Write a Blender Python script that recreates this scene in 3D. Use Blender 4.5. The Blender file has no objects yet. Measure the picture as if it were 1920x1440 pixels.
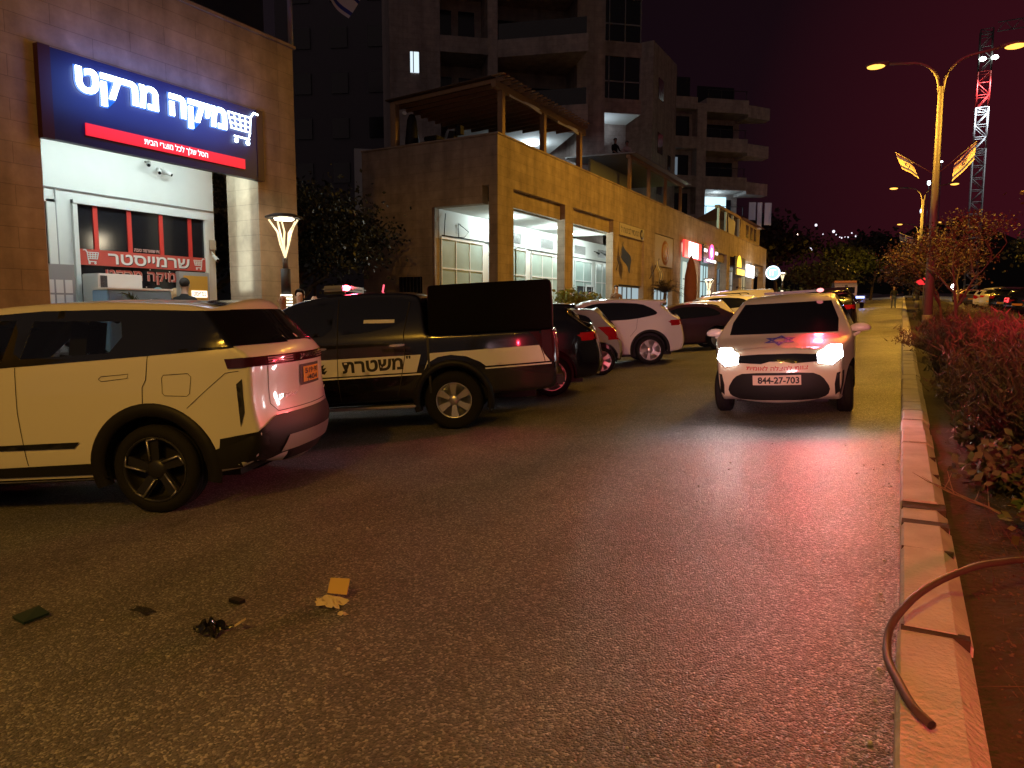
import bpy, bmesh, math, random
from mathutils import Vector, Matrix, geometry
from mathutils.bvhtree import BVHTree
R = math.radians
D = bpy.data
SC = bpy.context.scene
COL = SC.collection
random.seed(7)

# ------------------------------------------------------------------ camera
PITCH, YAW, EYE = 5.774, 29.04, 1.48
cam = D.objects.new("camera", D.cameras.new("camera"))
COL.objects.link(cam)
cam.location = (0, 0, EYE)
cam.rotation_euler = (R(90 - PITCH), 0, R(YAW))
cam.data.sensor_width = 36.0
cam.data.lens = 36.0 * 1335 / 1920
cam.data.clip_start = 0.05
cam.data.clip_end = 2000
SC.camera = cam

# ------------------------------------------------------------------ world: night sky
W = D.worlds.new("World")
SC.world = W
W.use_nodes = True
nt = W.node_tree
nt.nodes.clear()
wo = nt.nodes.new("ShaderNodeOutputWorld")
bgn = nt.nodes.new("ShaderNodeBackground")
tc = nt.nodes.new("ShaderNodeTexCoord")
dotn = nt.nodes.new("ShaderNodeVectorMath"); dotn.operation = 'DOT_PRODUCT'
dotn.inputs[1].default_value = Vector((0.32, 0.93, 0.12)).normalized()
ramp = nt.nodes.new("ShaderNodeValToRGB")
ramp.color_ramp.elements[0].position = 0.0
ramp.color_ramp.elements[0].color = (0.12, 0.088, 0.088, 1)      # city glow behind the viewer
e = ramp.color_ramp.elements.new(0.55); e.color = (0.014, 0.009, 0.011, 1)
e = ramp.color_ramp.elements.new(0.82); e.color = (0.0034, 0.0022, 0.0036, 1)
e = ramp.color_ramp.elements.new(0.93); e.color = (0.0075, 0.0026, 0.0045, 1)
ramp.color_ramp.elements[-1].position = 1.0
ramp.color_ramp.elements[-1].color = (0.042, 0.0044, 0.0085, 1)   # reddish glow up the street
mr = nt.nodes.new("ShaderNodeMapRange")
mr.inputs['From Min'].default_value = -1; mr.inputs['From Max'].default_value = 1
nt.links.new(tc.outputs['Generated'], dotn.inputs[0])
nt.links.new(dotn.outputs['Value'], mr.inputs['Value'])
nt.links.new(mr.outputs[0], ramp.inputs[0])
nt.links.new(ramp.outputs[0], bgn.inputs['Color'])
bgn.inputs['Strength'].default_value = 1.0
nt.links.new(bgn.outputs[0], wo.inputs['Surface'])

SC.view_settings.view_transform = 'Standard'
SC.view_settings.look = 'None'
SC.view_settings.exposure = 0.0
SC.view_settings.gamma = 1.0
try:
    SC.cycles.sample_clamp_indirect = 4.0
    SC.cycles.sample_clamp_direct = 0.0
    SC.cycles.max_bounces = 6
    SC.cycles.caustics_reflective = False
    SC.cycles.caustics_refractive = False
except Exception:
    pass

SODIUM = (1.0, 0.49, 0.045)


def lamp(kind, loc, energy, color, size=0.2, target=None, angle=150, blend=0.4, name="lamp_light", parent=None):
    l = D.lights.new(name, kind)
    l.energy = energy
    l.color = color
    if kind == 'AREA':
        l.shape = 'DISK' if not isinstance(size, tuple) else 'RECTANGLE'
        if isinstance(size, tuple):
            l.size, l.size_y = size
        else:
            l.size = size
    else:
        l.shadow_soft_size = size
    if kind == 'SPOT':
        l.spot_size = R(angle)
        l.spot_blend = blend
    o = D.objects.new(name, l)
    COL.objects.link(o)
    o.location = loc
    if target is not None:
        o.rotation_euler = (Vector(target) - Vector(loc)).to_track_quat('-Z', 'Y').to_euler()
    return o


# ------------------------------------------------------------------ ground heights
def zroad(x, y):
    return 0.028 * y + 0.053 * x


def zmed(x, y):
    return 0.028 * y + 0.10 - 0.03 * (x - 0.3)


def zwalk(x, y):
    pts = [(-30, .28), (-11, .28), (-10.2, .06), (-9.4, -.08)]
    f = pts[-1][1]
    for (a, fa), (b, fb) in zip(pts, pts[1:]):
        if a <= x <= b:
            f = fa + (fb - fa) * (x - a) / (b - a)
    return 0.028 * (y - 9) + f


# ------------------------------------------------------------------ materials
MATS = {}


def mat(name, col, rough=0.6, metal=0.0, spec=0.5, emit=None, estr=0.0, var=0.0, vscale=6.0, bump=0.0, bscale=40.0,
        coat=0.0, alpha=1.0):
    if name in MATS:
        return MATS[name]
    m = D.materials.new(name)
    m.use_nodes = True
    t = m.node_tree
    b = t.nodes["Principled BSDF"]
    b.inputs['Base Color'].default_value = (*col, 1)
    b.inputs['Roughness'].default_value = rough
    b.inputs['Metallic'].default_value = metal
    b.inputs['Specular IOR Level'].default_value = spec
    b.inputs['Coat Weight'].default_value = coat
    b.inputs['Coat Roughness'].default_value = 0.06
    b.inputs['Alpha'].default_value = alpha
    if emit:
        b.inputs['Emission Color'].default_value = (*emit, 1)
        b.inputs['Emission Strength'].default_value = estr
    if var or bump:
        g = t.nodes.new("ShaderNodeTexCoord")
        if var:
            n = t.nodes.new("ShaderNodeTexNoise")
            n.inputs['Scale'].default_value = vscale
            n.inputs['Detail'].default_value = 6
            t.links.new(g.outputs['Object'], n.inputs['Vector'])
            mx = t.nodes.new("ShaderNodeMix"); mx.data_type = 'RGBA'
            mx.inputs[6].default_value = (*[c * (1 - var) for c in col], 1)
            mx.inputs[7].default_value = (*[min(1, c * (1 + var)) for c in col], 1)
            t.links.new(n.outputs['Fac'], mx.inputs[0])
            t.links.new(mx.outputs[2], b.inputs['Base Color'])
        if bump:
            n2 = t.nodes.new("ShaderNodeTexNoise")
            n2.inputs['Scale'].default_value = bscale
            n2.inputs['Detail'].default_value = 4
            t.links.new(g.outputs['Object'], n2.inputs['Vector'])
            bp = t.nodes.new("ShaderNodeBump")
            bp.inputs['Strength'].default_value = bump
            bp.inputs['Distance'].default_value = 0.02
            t.links.new(n2.outputs['Fac'], bp.inputs['Height'])
            t.links.new(bp.outputs[0], b.inputs['Normal'])
    MATS[name] = m
    return m


def stone_mat(name, col, bw=1.25, bh=0.30, var=0.06, mortar=0.68, rough=0.75):
    """stone cladding laid in courses; u runs along the wall, v up"""
    if name in MATS:
        return MATS[name]
    m = D.materials.new(name)
    m.use_nodes = True
    t = m.node_tree
    b = t.nodes["Principled BSDF"]
    b.inputs['Roughness'].default_value = rough
    b.inputs['Specular IOR Level'].default_value = 0.3
    g = t.nodes.new("ShaderNodeNewGeometry")
    sp = t.nodes.new("ShaderNodeSeparateXYZ")
    t.links.new(g.outputs['Position'], sp.inputs[0])
    ad = t.nodes.new("ShaderNodeMath"); ad.operation = 'ADD'
    t.links.new(sp.outputs[0], ad.inputs[0]); t.links.new(sp.outputs[1], ad.inputs[1])
    cb = t.nodes.new("ShaderNodeCombineXYZ")
    t.links.new(ad.outputs[0], cb.inputs[0]); t.links.new(sp.outputs[2], cb.inputs[1])
    br = t.nodes.new("ShaderNodeTexBrick")
    br.inputs['Scale'].default_value = 1.0
    br.inputs['Brick Width'].default_value = bw
    br.inputs['Row Height'].default_value = bh
    br.inputs['Mortar Size'].default_value = 0.006
    br.inputs['Mortar Smooth'].default_value = 0.3
    br.inputs['Color1'].default_value = (*[c * (1 - var) for c in col], 1)
    br.inputs['Color2'].default_value = (*[min(1, c * (1 + var)) for c in col], 1)
    br.inputs['Mortar'].default_value = (*[c * mortar for c in col], 1)
    t.links.new(cb.outputs[0], br.inputs['Vector'])
    n = t.nodes.new("ShaderNodeTexNoise")
    n.inputs['Scale'].default_value = 2.5
    n.inputs['Detail'].default_value = 8
    n.inputs['Roughness'].default_value = 0.65
    t.links.new(g.outputs['Position'], n.inputs['Vector'])
    mx = t.nodes.new("ShaderNodeMix"); mx.data_type = 'RGBA'; mx.blend_type = 'MULTIPLY'
    mx.inputs[0].default_value = 1.0
    rp = t.nodes.new("ShaderNodeMapRange")
    rp.inputs['From Min'].default_value = 0.3; rp.inputs['From Max'].default_value = 0.75
    rp.inputs['To Min'].default_value = 0.66; rp.inputs['To Max'].default_value = 1.12
    t.links.new(n.outputs['Fac'], rp.inputs['Value'])
    t.links.new(br.outputs['Color'], mx.inputs[6])
    t.links.new(rp.outputs[0], mx.inputs[7])
    # rain streaks running down the face
    mps = t.nodes.new("ShaderNodeMapping"); mps.inputs['Scale'].default_value = (1.6, 1.6, .16)
    t.links.new(g.outputs['Position'], mps.inputs['Vector'])
    ns = t.nodes.new("ShaderNodeTexNoise"); ns.inputs['Scale'].default_value = 1.5; ns.inputs['Detail'].default_value = 6
    t.links.new(mps.outputs[0], ns.inputs['Vector'])
    rs2 = t.nodes.new("ShaderNodeMapRange")
    rs2.inputs['From Min'].default_value = .42; rs2.inputs['From Max'].default_value = .66
    rs2.inputs['To Min'].default_value = 1.0; rs2.inputs['To Max'].default_value = .74
    t.links.new(ns.outputs['Fac'], rs2.inputs['Value'])
    mx2 = t.nodes.new("ShaderNodeMix"); mx2.data_type = 'RGBA'; mx2.blend_type = 'MULTIPLY'; mx2.inputs[0].default_value = 1.0
    t.links.new(mx.outputs[2], mx2.inputs[6]); t.links.new(rs2.outputs[0], mx2.inputs[7])
    t.links.new(mx2.outputs[2], b.inputs['Base Color'])
    bp = t.nodes.new("ShaderNodeBump")
    bp.inputs['Strength'].default_value = 0.3
    bp.inputs['Distance'].default_value = 0.008
    iv = t.nodes.new("ShaderNodeMath"); iv.operation = 'SUBTRACT'
    iv.inputs[0].default_value = 1.0
    t.links.new(br.outputs['Fac'], iv.inputs[1])
    t.links.new(iv.outputs[0], bp.inputs['Height'])
    t.links.new(bp.outputs[0], b.inputs['Normal'])
    MATS[name] = m
    return m


def asphalt_mat():
    m = D.materials.new("asphalt")
    m.use_nodes = True
    t = m.node_tree
    L = t.links.new
    b = t.nodes["Principled BSDF"]

    def node(kind, **kw):
        n = t.nodes.new(kind)
        for k, v in kw.items():
            if k in n.inputs:
                n.inputs[k].default_value = v
            else:
                setattr(n, k, v)
        return n

    def rng(src, a, c, lo, hi):
        n = node("ShaderNodeMapRange")
        for k, v in (('From Min', a), ('From Max', c), ('To Min', lo), ('To Max', hi)):
            n.inputs[k].default_value = v
        L(src, n.inputs['Value'])
        return n.outputs[0]

    def mul(a, c):
        n = node("ShaderNodeMath", operation='MULTIPLY')
        L(a, n.inputs[0]); L(c, n.inputs[1])
        return n.outputs[0]
    g = node("ShaderNodeNewGeometry")
    pos = g.outputs['Position']
    vo = node("ShaderNodeTexVoronoi", Scale=98.0); L(pos, vo.inputs['Vector'])
    fine = node("ShaderNodeTexNoise", Scale=190.0, Detail=3.0); L(pos, fine.inputs['Vector'])
    big = node("ShaderNodeTexNoise", Scale=0.5, Detail=8.0, Roughness=0.62); L(pos, big.inputs['Vector'])
    # wear in lanes along the street
    mp = node("ShaderNodeMapping"); mp.inputs['Scale'].default_value = (1.1, 0.05, 1.0); L(pos, mp.inputs['Vector'])
    lane = node("ShaderNodeTexNoise", Scale=1.0, Detail=4.0); L(mp.outputs[0], lane.inputs['Vector'])
    # oil drips and patches
    st = node("ShaderNodeTexNoise", Scale=1.7, Detail=5.0, Roughness=0.55); L(pos, st.inputs['Vector'])
    cr = node("ShaderNodeTexVoronoi", feature='DISTANCE_TO_EDGE', Scale=0.33)
    wob = node("ShaderNodeTexNoise", Scale=2.2, Detail=6.0); L(pos, wob.inputs['Vector'])
    ad = node("ShaderNodeMix", data_type='VECTOR'); ad.inputs[0].default_value = 0.28
    L(pos, ad.inputs[4]); L(wob.outputs['Color'], ad.inputs[5]); L(ad.outputs[1], cr.inputs['Vector'])
    sp = node("ShaderNodeSeparateColor"); L(vo.outputs['Color'], sp.inputs[0])
    rp = node("ShaderNodeValToRGB")
    rp.color_ramp.elements[0].color = (0.075, 0.073, 0.073, 1)
    rp.color_ramp.elements[1].color = (0.44, 0.425, 0.42, 1)
    e = rp.color_ramp.elements.new(0.75); e.color = (0.165, 0.159, 0.157, 1)
    L(sp.outputs[0], rp.inputs[0])
    f = mul(rng(big.outputs['Fac'], .3, .7, .70, 1.22), rng(lane.outputs['Fac'], .3, .7, .82, 1.16))
    f = mul(f, rng(st.outputs['Fac'], .64, .74, 1.0, .60))
    f = mul(f, rng(cr.outputs['Distance'], .002, .008, .84, 1.0))
    mx = node("ShaderNodeMix", data_type='RGBA', blend_type='MULTIPLY'); mx.inputs[0].default_value = 1.0
    L(rp.outputs[0], mx.inputs[6]); L(f, mx.inputs[7])
    L(mx.outputs[2], b.inputs['Base Color'])
    ro = node("ShaderNodeMath", operation='ADD')
    L(rng(sp.outputs[1], 0, 1, .34, .62), ro.inputs[0]); L(rng(big.outputs['Fac'], .3, .7, .08, -.04), ro.inputs[1])
    L(ro.outputs[0], b.inputs['Roughness'])
    b.inputs['Specular IOR Level'].default_value = 0.45
    bp = node("ShaderNodeBump"); bp.inputs['Strength'].default_value = 1.0; bp.inputs['Distance'].default_value = 0.008
    iv = node("ShaderNodeMath", operation='SUBTRACT'); iv.inputs[0].default_value = 1; L(vo.outputs['Distance'], iv.inputs[1])
    a2 = node("ShaderNodeMath", operation='MULTIPLY_ADD'); a2.inputs[1].default_value = 0.6
    L(fine.outputs['Fac'], a2.inputs[0]); L(iv.outputs[0], a2.inputs[2])
    L(a2.outputs[0], bp.inputs['Height']); L(bp.outputs[0], b.inputs['Normal'])
    return m


def glass_tint(name, col, a):
    if name in MATS:
        return MATS[name]
    m = D.materials.new(name)
    m.use_nodes = True
    t = m.node_tree
    t.nodes.clear()
    out = t.nodes.new("ShaderNodeOutputMaterial")
    tr = t.nodes.new("ShaderNodeBsdfTransparent"); tr.inputs[0].default_value = (*col, 1)
    gl = t.nodes.new("ShaderNodeBsdfGlossy"); gl.inputs['Roughness'].default_value = 0.03
    fr = t.nodes.new("ShaderNodeFresnel"); fr.inputs[0].default_value = 1.45
    mx = t.nodes.new("ShaderNodeMixShader")
    t.links.new(fr.outputs[0], mx.inputs[0])
    t.links.new(tr.outputs[0], mx.inputs[1]); t.links.new(gl.outputs[0], mx.inputs[2])
    t.links.new(mx.outputs[0], out.inputs[0])
    MATS[name] = m
    return m


ASPHALT = asphalt_mat()
STONE = stone_mat("limestone_cladding", (0.47, 0.365, 0.255))
STONE_T = stone_mat("tower_limestone", (0.52, 0.44, 0.40), 0.6, 0.25)
CONC = mat("kerb_concrete", (0.55, 0.53, 0.51), 0.8, var=0.40, vscale=5, bump=0.7, bscale=45)
PAVE = stone_mat("paving", (0.25, 0.24, 0.22), 0.2, 0.1)
SOIL = mat("soil", (0.055, 0.04, 0.028), 0.95, var=0.5, vscale=7, bump=1.0, bscale=30)
PLASTER = mat("white_plaster", (0.72, 0.74, 0.72), 0.8, var=0.06, vscale=3)
BLACKGL = mat("dark_glass", (0.008, 0.009, 0.011), 0.06, spec=0.6)
FARGL = mat("night_window", (0.012, 0.012, 0.016), 0.15)
RUBBER = mat("rubber", (0.012, 0.012, 0.0125), 0.8, spec=.2, bump=0.2, bscale=60)
PLAST = mat("black_plastic", (0.010, 0.010, 0.0105), 0.55, spec=.3)
GLOSSBLK = mat("gloss_black", (0.006, 0.006, 0.007), 0.12, coat=0.3)
CHROME = mat("chrome", (0.75, 0.75, 0.76), 0.18, 1.0)
ALLOY = mat("alloy", (0.55, 0.55, 0.55), 0.32, 0.9)
DARKALLOY = mat("dark_alloy", (0.035, 0.035, 0.037), 0.4, 0.6)
STEEL = mat("galvanised_steel", (0.13, 0.125, 0.12), 0.6, 0.2)
DARKSTEEL = mat("dark_painted_steel", (0.05, 0.05, 0.055), 0.5, 0.2)
WHITEP = mat("white_paint", (0.78, 0.78, 0.77), 0.5)
GREYP = mat("grey_paint", (0.35, 0.35, 0.35), 0.5)
REDP = mat("red_print", (0.62, 0.04, 0.03), 0.5)
BLKP = mat("black_print", (0.012, 0.012, 0.014), 0.5)
BLUEP = mat("blue_print", (0.03, 0.06, 0.42), 0.6)
REDLENS = mat("red_lens", (0.35, 0.01, 0.012), 0.12, coat=0.5)
DARKLENS = mat("smoked_lens", (0.05, 0.008, 0.01), 0.1, coat=0.5)
PLATE_Y = mat("yellow_plate", (0.75, 0.42, 0.03), 0.45)
WOOD = mat("pergola_wood", (0.34, 0.22, 0.12), 0.7, var=0.25, vscale=12)
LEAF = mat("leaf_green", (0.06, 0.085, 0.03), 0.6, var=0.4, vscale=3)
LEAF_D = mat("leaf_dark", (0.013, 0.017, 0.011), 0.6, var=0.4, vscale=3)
LEAF_Y = mat("leaf_yellow_green", (0.22, 0.23, 0.03), 0.6, var=0.3, vscale=3)
LEAF_DRY = mat("dry_stalk", (0.11, 0.072, 0.045), 0.8, var=0.4, vscale=5)
BARK = mat("bark", (0.10, 0.075, 0.055), 0.9, var=0.4, vscale=8, bump=0.6, bscale=25)
SKIN = mat("skin", (0.46, 0.29, 0.21), 0.55)
HAIR = mat("dark_hair", (0.02, 0.015, 0.012), 0.6)


def emis(name, col, s):
    return mat(name, (0.02, 0.02, 0.02), 0.5, emit=col, estr=s)


# ------------------------------------------------------------------ objects, things and parts
def wm(o):
    m = Matrix.Identity(4)
    while o is not None:
        m = o.matrix_basis @ m
        o = o.parent
    return m


def tag(o, label, cat, group=None):
    o["label"] = label
    o["category"] = cat
    if group:
        o["group"] = group
    return o


def thing(name, label, cat, loc=(0, 0, 0), rot=None, group=None, matrix=None):
    o = D.objects.new(name, None)
    o.empty_display_size = 0.2
    COL.objects.link(o)
    if matrix is not None:
        o.matrix_basis = matrix
    else:
        o.location = loc
        if rot:
            o.rotation_euler = rot
    return tag(o, label, cat, group)


def copy_tree(o, parent=None):
    c = o.copy()
    COL.objects.link(c)
    c.parent = parent
    for ch in list(o.children):
        copy_tree(ch, c)
    return c


class MB:
    """collects shapes for one mesh; world=True: coordinates are world coordinates even under a parent"""

    def __init__(s, world=True):
        s.bm = bmesh.new()
        s.world = world

    def box(s, x0, x1, y0, y1, z0, z1):
        vs = [s.bm.verts.new((x, y, z)) for x in (x0, x1) for y in (y0, y1) for z in (z0, z1)]
        for f in ((0, 1, 3, 2), (4, 6, 7, 5), (0, 4, 5, 1), (2, 3, 7, 6), (0, 2, 6, 4), (1, 5, 7, 3)):
            s.bm.faces.new([vs[i] for i in f])
        return s

    def prism(s, pts, vec):
        """3-D polygon pushed along vec"""
        vec = Vector(vec)
        a = [s.bm.verts.new(p) for p in pts]
        b = [s.bm.verts.new(Vector(p) + vec) for p in pts]
        s.bm.faces.new(a)
        s.bm.faces.new(b[::-1])
        n = len(a)
        for i in range(n):
            s.bm.faces.new([a[i], b[i], b[(i + 1) % n], a[(i + 1) % n]][::-1])
        return s

    def obox(s, o, ux, uy, lx, ly, z0, z1):
        """box from corner o (x, y) along plan directions ux, uy"""
        o = Vector((o[0], o[1], 0)); ux = Vector((ux[0], ux[1], 0)); uy = Vector((uy[0], uy[1], 0))
        p = [o, o + ux * lx, o + ux * lx + uy * ly, o + uy * ly]
        return s.prism([(q.x, q.y, z0) for q in p], (0, 0, z1 - z0))

    def face(s, pts):
        s.bm.faces.new([s.bm.verts.new(p) for p in pts])
        return s

    def tube(s, pts, r, n=8, cap=True):
        pts = [Vector(p) for p in pts]
        rs = r if isinstance(r, (list, tuple)) else [r] * len(pts)
        rings = []
        up = Vector((0, 0, 1))
        for i, p in enumerate(pts):
            d = (pts[min(i + 1, len(pts) - 1)] - pts[max(i - 1, 0)]).normalized()
            a = d.cross(up if abs(d.z) < 0.9 else Vector((1, 0, 0))).normalized()
            b = d.cross(a)
            rings.append([s.bm.verts.new(p + (a * math.cos(2 * math.pi * k / n) + b * math.sin(2 * math.pi * k / n)) * rs[i])
                          for k in range(n)])
        for r0, r1 in zip(rings, rings[1:]):
            for k in range(n):
                f = s.bm.faces.new([r0[k], r0[(k + 1) % n], r1[(k + 1) % n], r1[k]])
                f.smooth = True
        if cap:
            s.bm.faces.new(rings[0][::-1])
            s.bm.faces.new(rings[-1])
        return s

    def lathe(s, prof, n=24, center=(0, 0, 0), axis='Z', closed=False):
        """prof: (radius, height along axis)"""
        c = Vector(center)
        rings = []
        for r, h in prof:
            ring = []
            for k in range(n):
                a = 2 * math.pi * k / n
                if axis == 'Z':
                    v = Vector((r * math.cos(a), r * math.sin(a), h))
                elif axis == 'Y':
                    v = Vector((r * math.cos(a), h, r * math.sin(a)))
                else:
                    v = Vector((h, r * math.cos(a), r * math.sin(a)))
                ring.append(s.bm.verts.new(c + v))
            rings.append(ring)
        for r0, r1 in zip(rings, rings[1:]):
            for k in range(n):
                f = s.bm.faces.new([r0[k], r0[(k + 1) % n], r1[(k + 1) % n], r1[k]])
                f.smooth = True
        return s

    def ball(s, c, r, sc=(1, 1, 1), seg=12, rings=8):
        mat4 = Matrix.Translation(c) @ Matrix.Diagonal((r * sc[0], r * sc[1], r * sc[2], 1))
        ret = bmesh.ops.create_uvsphere(s.bm, u_segments=seg, v_segments=rings, radius=1, matrix=mat4)
        for v in ret['verts']:
            for f in v.link_faces:
                f.smooth = True
        return s

    def build(s, name, m, parent=None, bevel=0, smooth=False, weld=False):
        bm = s.bm
        if weld:
            bmesh.ops.remove_doubles(bm, verts=bm.verts, dist=0.0005)
        if bevel:
            bmesh.ops.remove_doubles(bm, verts=bm.verts, dist=0.0001)
            eds = [ed for ed in bm.edges if len(ed.link_faces) == 2 and ed.calc_face_angle(0) > 0.5]
            bmesh.ops.bevel(bm, geom=eds, offset=bevel, segments=2, affect='EDGES', clamp_overlap=True)
        bmesh.ops.recalc_face_normals(bm, faces=bm.faces)
        if parent is not None and s.world:
            bm.transform(wm(parent).inverted())
        if smooth:
            for f in bm.faces:
                f.smooth = True
        me = D.meshes.new(name)
        bm.to_mesh(me)
        bm.free()
        for q in (m if isinstance(m, (list, tuple)) else [m]):
            me.materials.append(q)
        o = D.objects.new(name, me)
        COL.objects.link(o)
        if parent is not None:
            o.parent = parent
        return o


def struct(o):
    o["kind"] = "structure"
    return o


# ------------------------------------------------------------------ lettering
TXT = {}


def text_geo(body, bold=0.0, rtl=True):
    key = (body, bold, rtl)
    if key in TXT:
        return TXT[key]
    cu = D.curves.new("lettering", 'FONT')
    cu.body = body[::-1] if rtl else body
    cu.offset = bold
    cu.resolution_u = 4
    o = D.objects.new("lettering", cu)
    COL.objects.link(o)
    dg = bpy.context.evaluated_depsgraph_get()
    me = D.meshes.new_from_object(o.evaluated_get(dg))
    vs = [v.co.copy() for v in me.vertices]
    fs = [list(p.vertices) for p in me.polygons]
    D.objects.remove(o)
    D.curves.remove(cu)
    D.meshes.remove(me)
    x0 = min(v.x for v in vs); x1 = max(v.x for v in vs)
    y0 = min(v.y for v in vs); y1 = max(v.y for v in vs)
    TXT[key] = ([((v.x - (x0 + x1) / 2) / (x1 - x0), (v.y - (y0 + y1) / 2) / (y1 - y0)) for v in vs], fs)
    return TXT[key]


def letters(body, c, right, up, w, h, m, name="lettering", parent=None, bold=0.02, rtl=True, depth=0.0, shear=0):
    """flat lettering w x h metres centred at c"""
    pts, fs = text_geo(body, bold, rtl)
    c = Vector(c); right = Vector(right).normalized(); up = Vector(up).normalized()
    b = MB()
    vs = [b.bm.verts.new(c + right * (x * w + shear * y * h) + up * (y * h)) for x, y in pts]
    for f in fs:
        try:
            b.bm.faces.new([vs[i] for i in f])
        except ValueError:
            pass
    if depth:
        n = right.cross(up)
        bmesh.ops.remove_doubles(b.bm, verts=b.bm.verts, dist=0.0002)
        r = bmesh.ops.extrude_face_region(b.bm, geom=list(b.bm.faces))
        for v in [g for g in r['geom'] if isinstance(g, bmesh.types.BMVert)]:
            v.co += n * depth
    return b.build(name, m, parent)


# ------------------------------------------------------------------ vehicles
def sm(a, b, x):
    t = max(0, min(1, (x - a) / (b - a)))
    return t * t * (3 - 2 * t)


def resample(poly, step):
    out = []
    n = len(poly)
    for i in range(n):
        a = Vector(poly[i]); b = Vector(poly[(i + 1) % n])
        k = max(1, int((b - a).length / step + 0.5))
        for j in range(k):
            out.append(a + (b - a) * (j / k))
    return out


def chaikin(poly, it=2, q=0.22):
    for _ in range(it):
        o = []
        n = len(poly)
        for i in range(n):
            a = Vector(poly[i]); b = Vector(poly[(i + 1) % n])
            o += [a + (b - a) * q, b + (a - b) * q]
        poly = o
    return poly


def inside(p, poly):
    x, y = p
    c = False
    n = len(poly)
    for i in range(n):
        x1, y1 = poly[i]; x2, y2 = poly[(i + 1) % n]
        if (y1 > y) != (y2 > y) and x < (x2 - x1) * (y - y1) / (y2 - y1 + 1e-12) + x1:
            c = not c
    return c


def cdt(polys, step, holes=()):
    """triangulate polygon polys[0]; polys[1:] are extra constraint loops"""
    pts, eds = [], []
    for pl in polys:
        b = len(pts)
        pts += [Vector(p) for p in pl]
        eds += [(b + i, b + (i + 1) % len(pl)) for i in range(len(pl))]
    P = polys[0]
    x0 = min(p[0] for p in P); x1 = max(p[0] for p in P)
    y0 = min(p[1] for p in P); y1 = max(p[1] for p in P)
    nx = int((x1 - x0) / step) + 1; ny = int((y1 - y0) / step) + 1
    for i in range(1, nx):
        for j in range(1, ny):
            p = Vector((x0 + i * step, y0 + j * step))
            if inside(p, P):
                pts.append(p)
    v, e2, f, *_ = geometry.delaunay_2d_cdt(pts, eds, [], 0, 1e-5)
    keep = []
    for t in f:
        c = sum((v[i] for i in t), Vector((0, 0))) / len(t)
        if inside(c, P) and not any(h(c) for h in holes):
            keep.append(list(t))
    return v, keep


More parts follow.
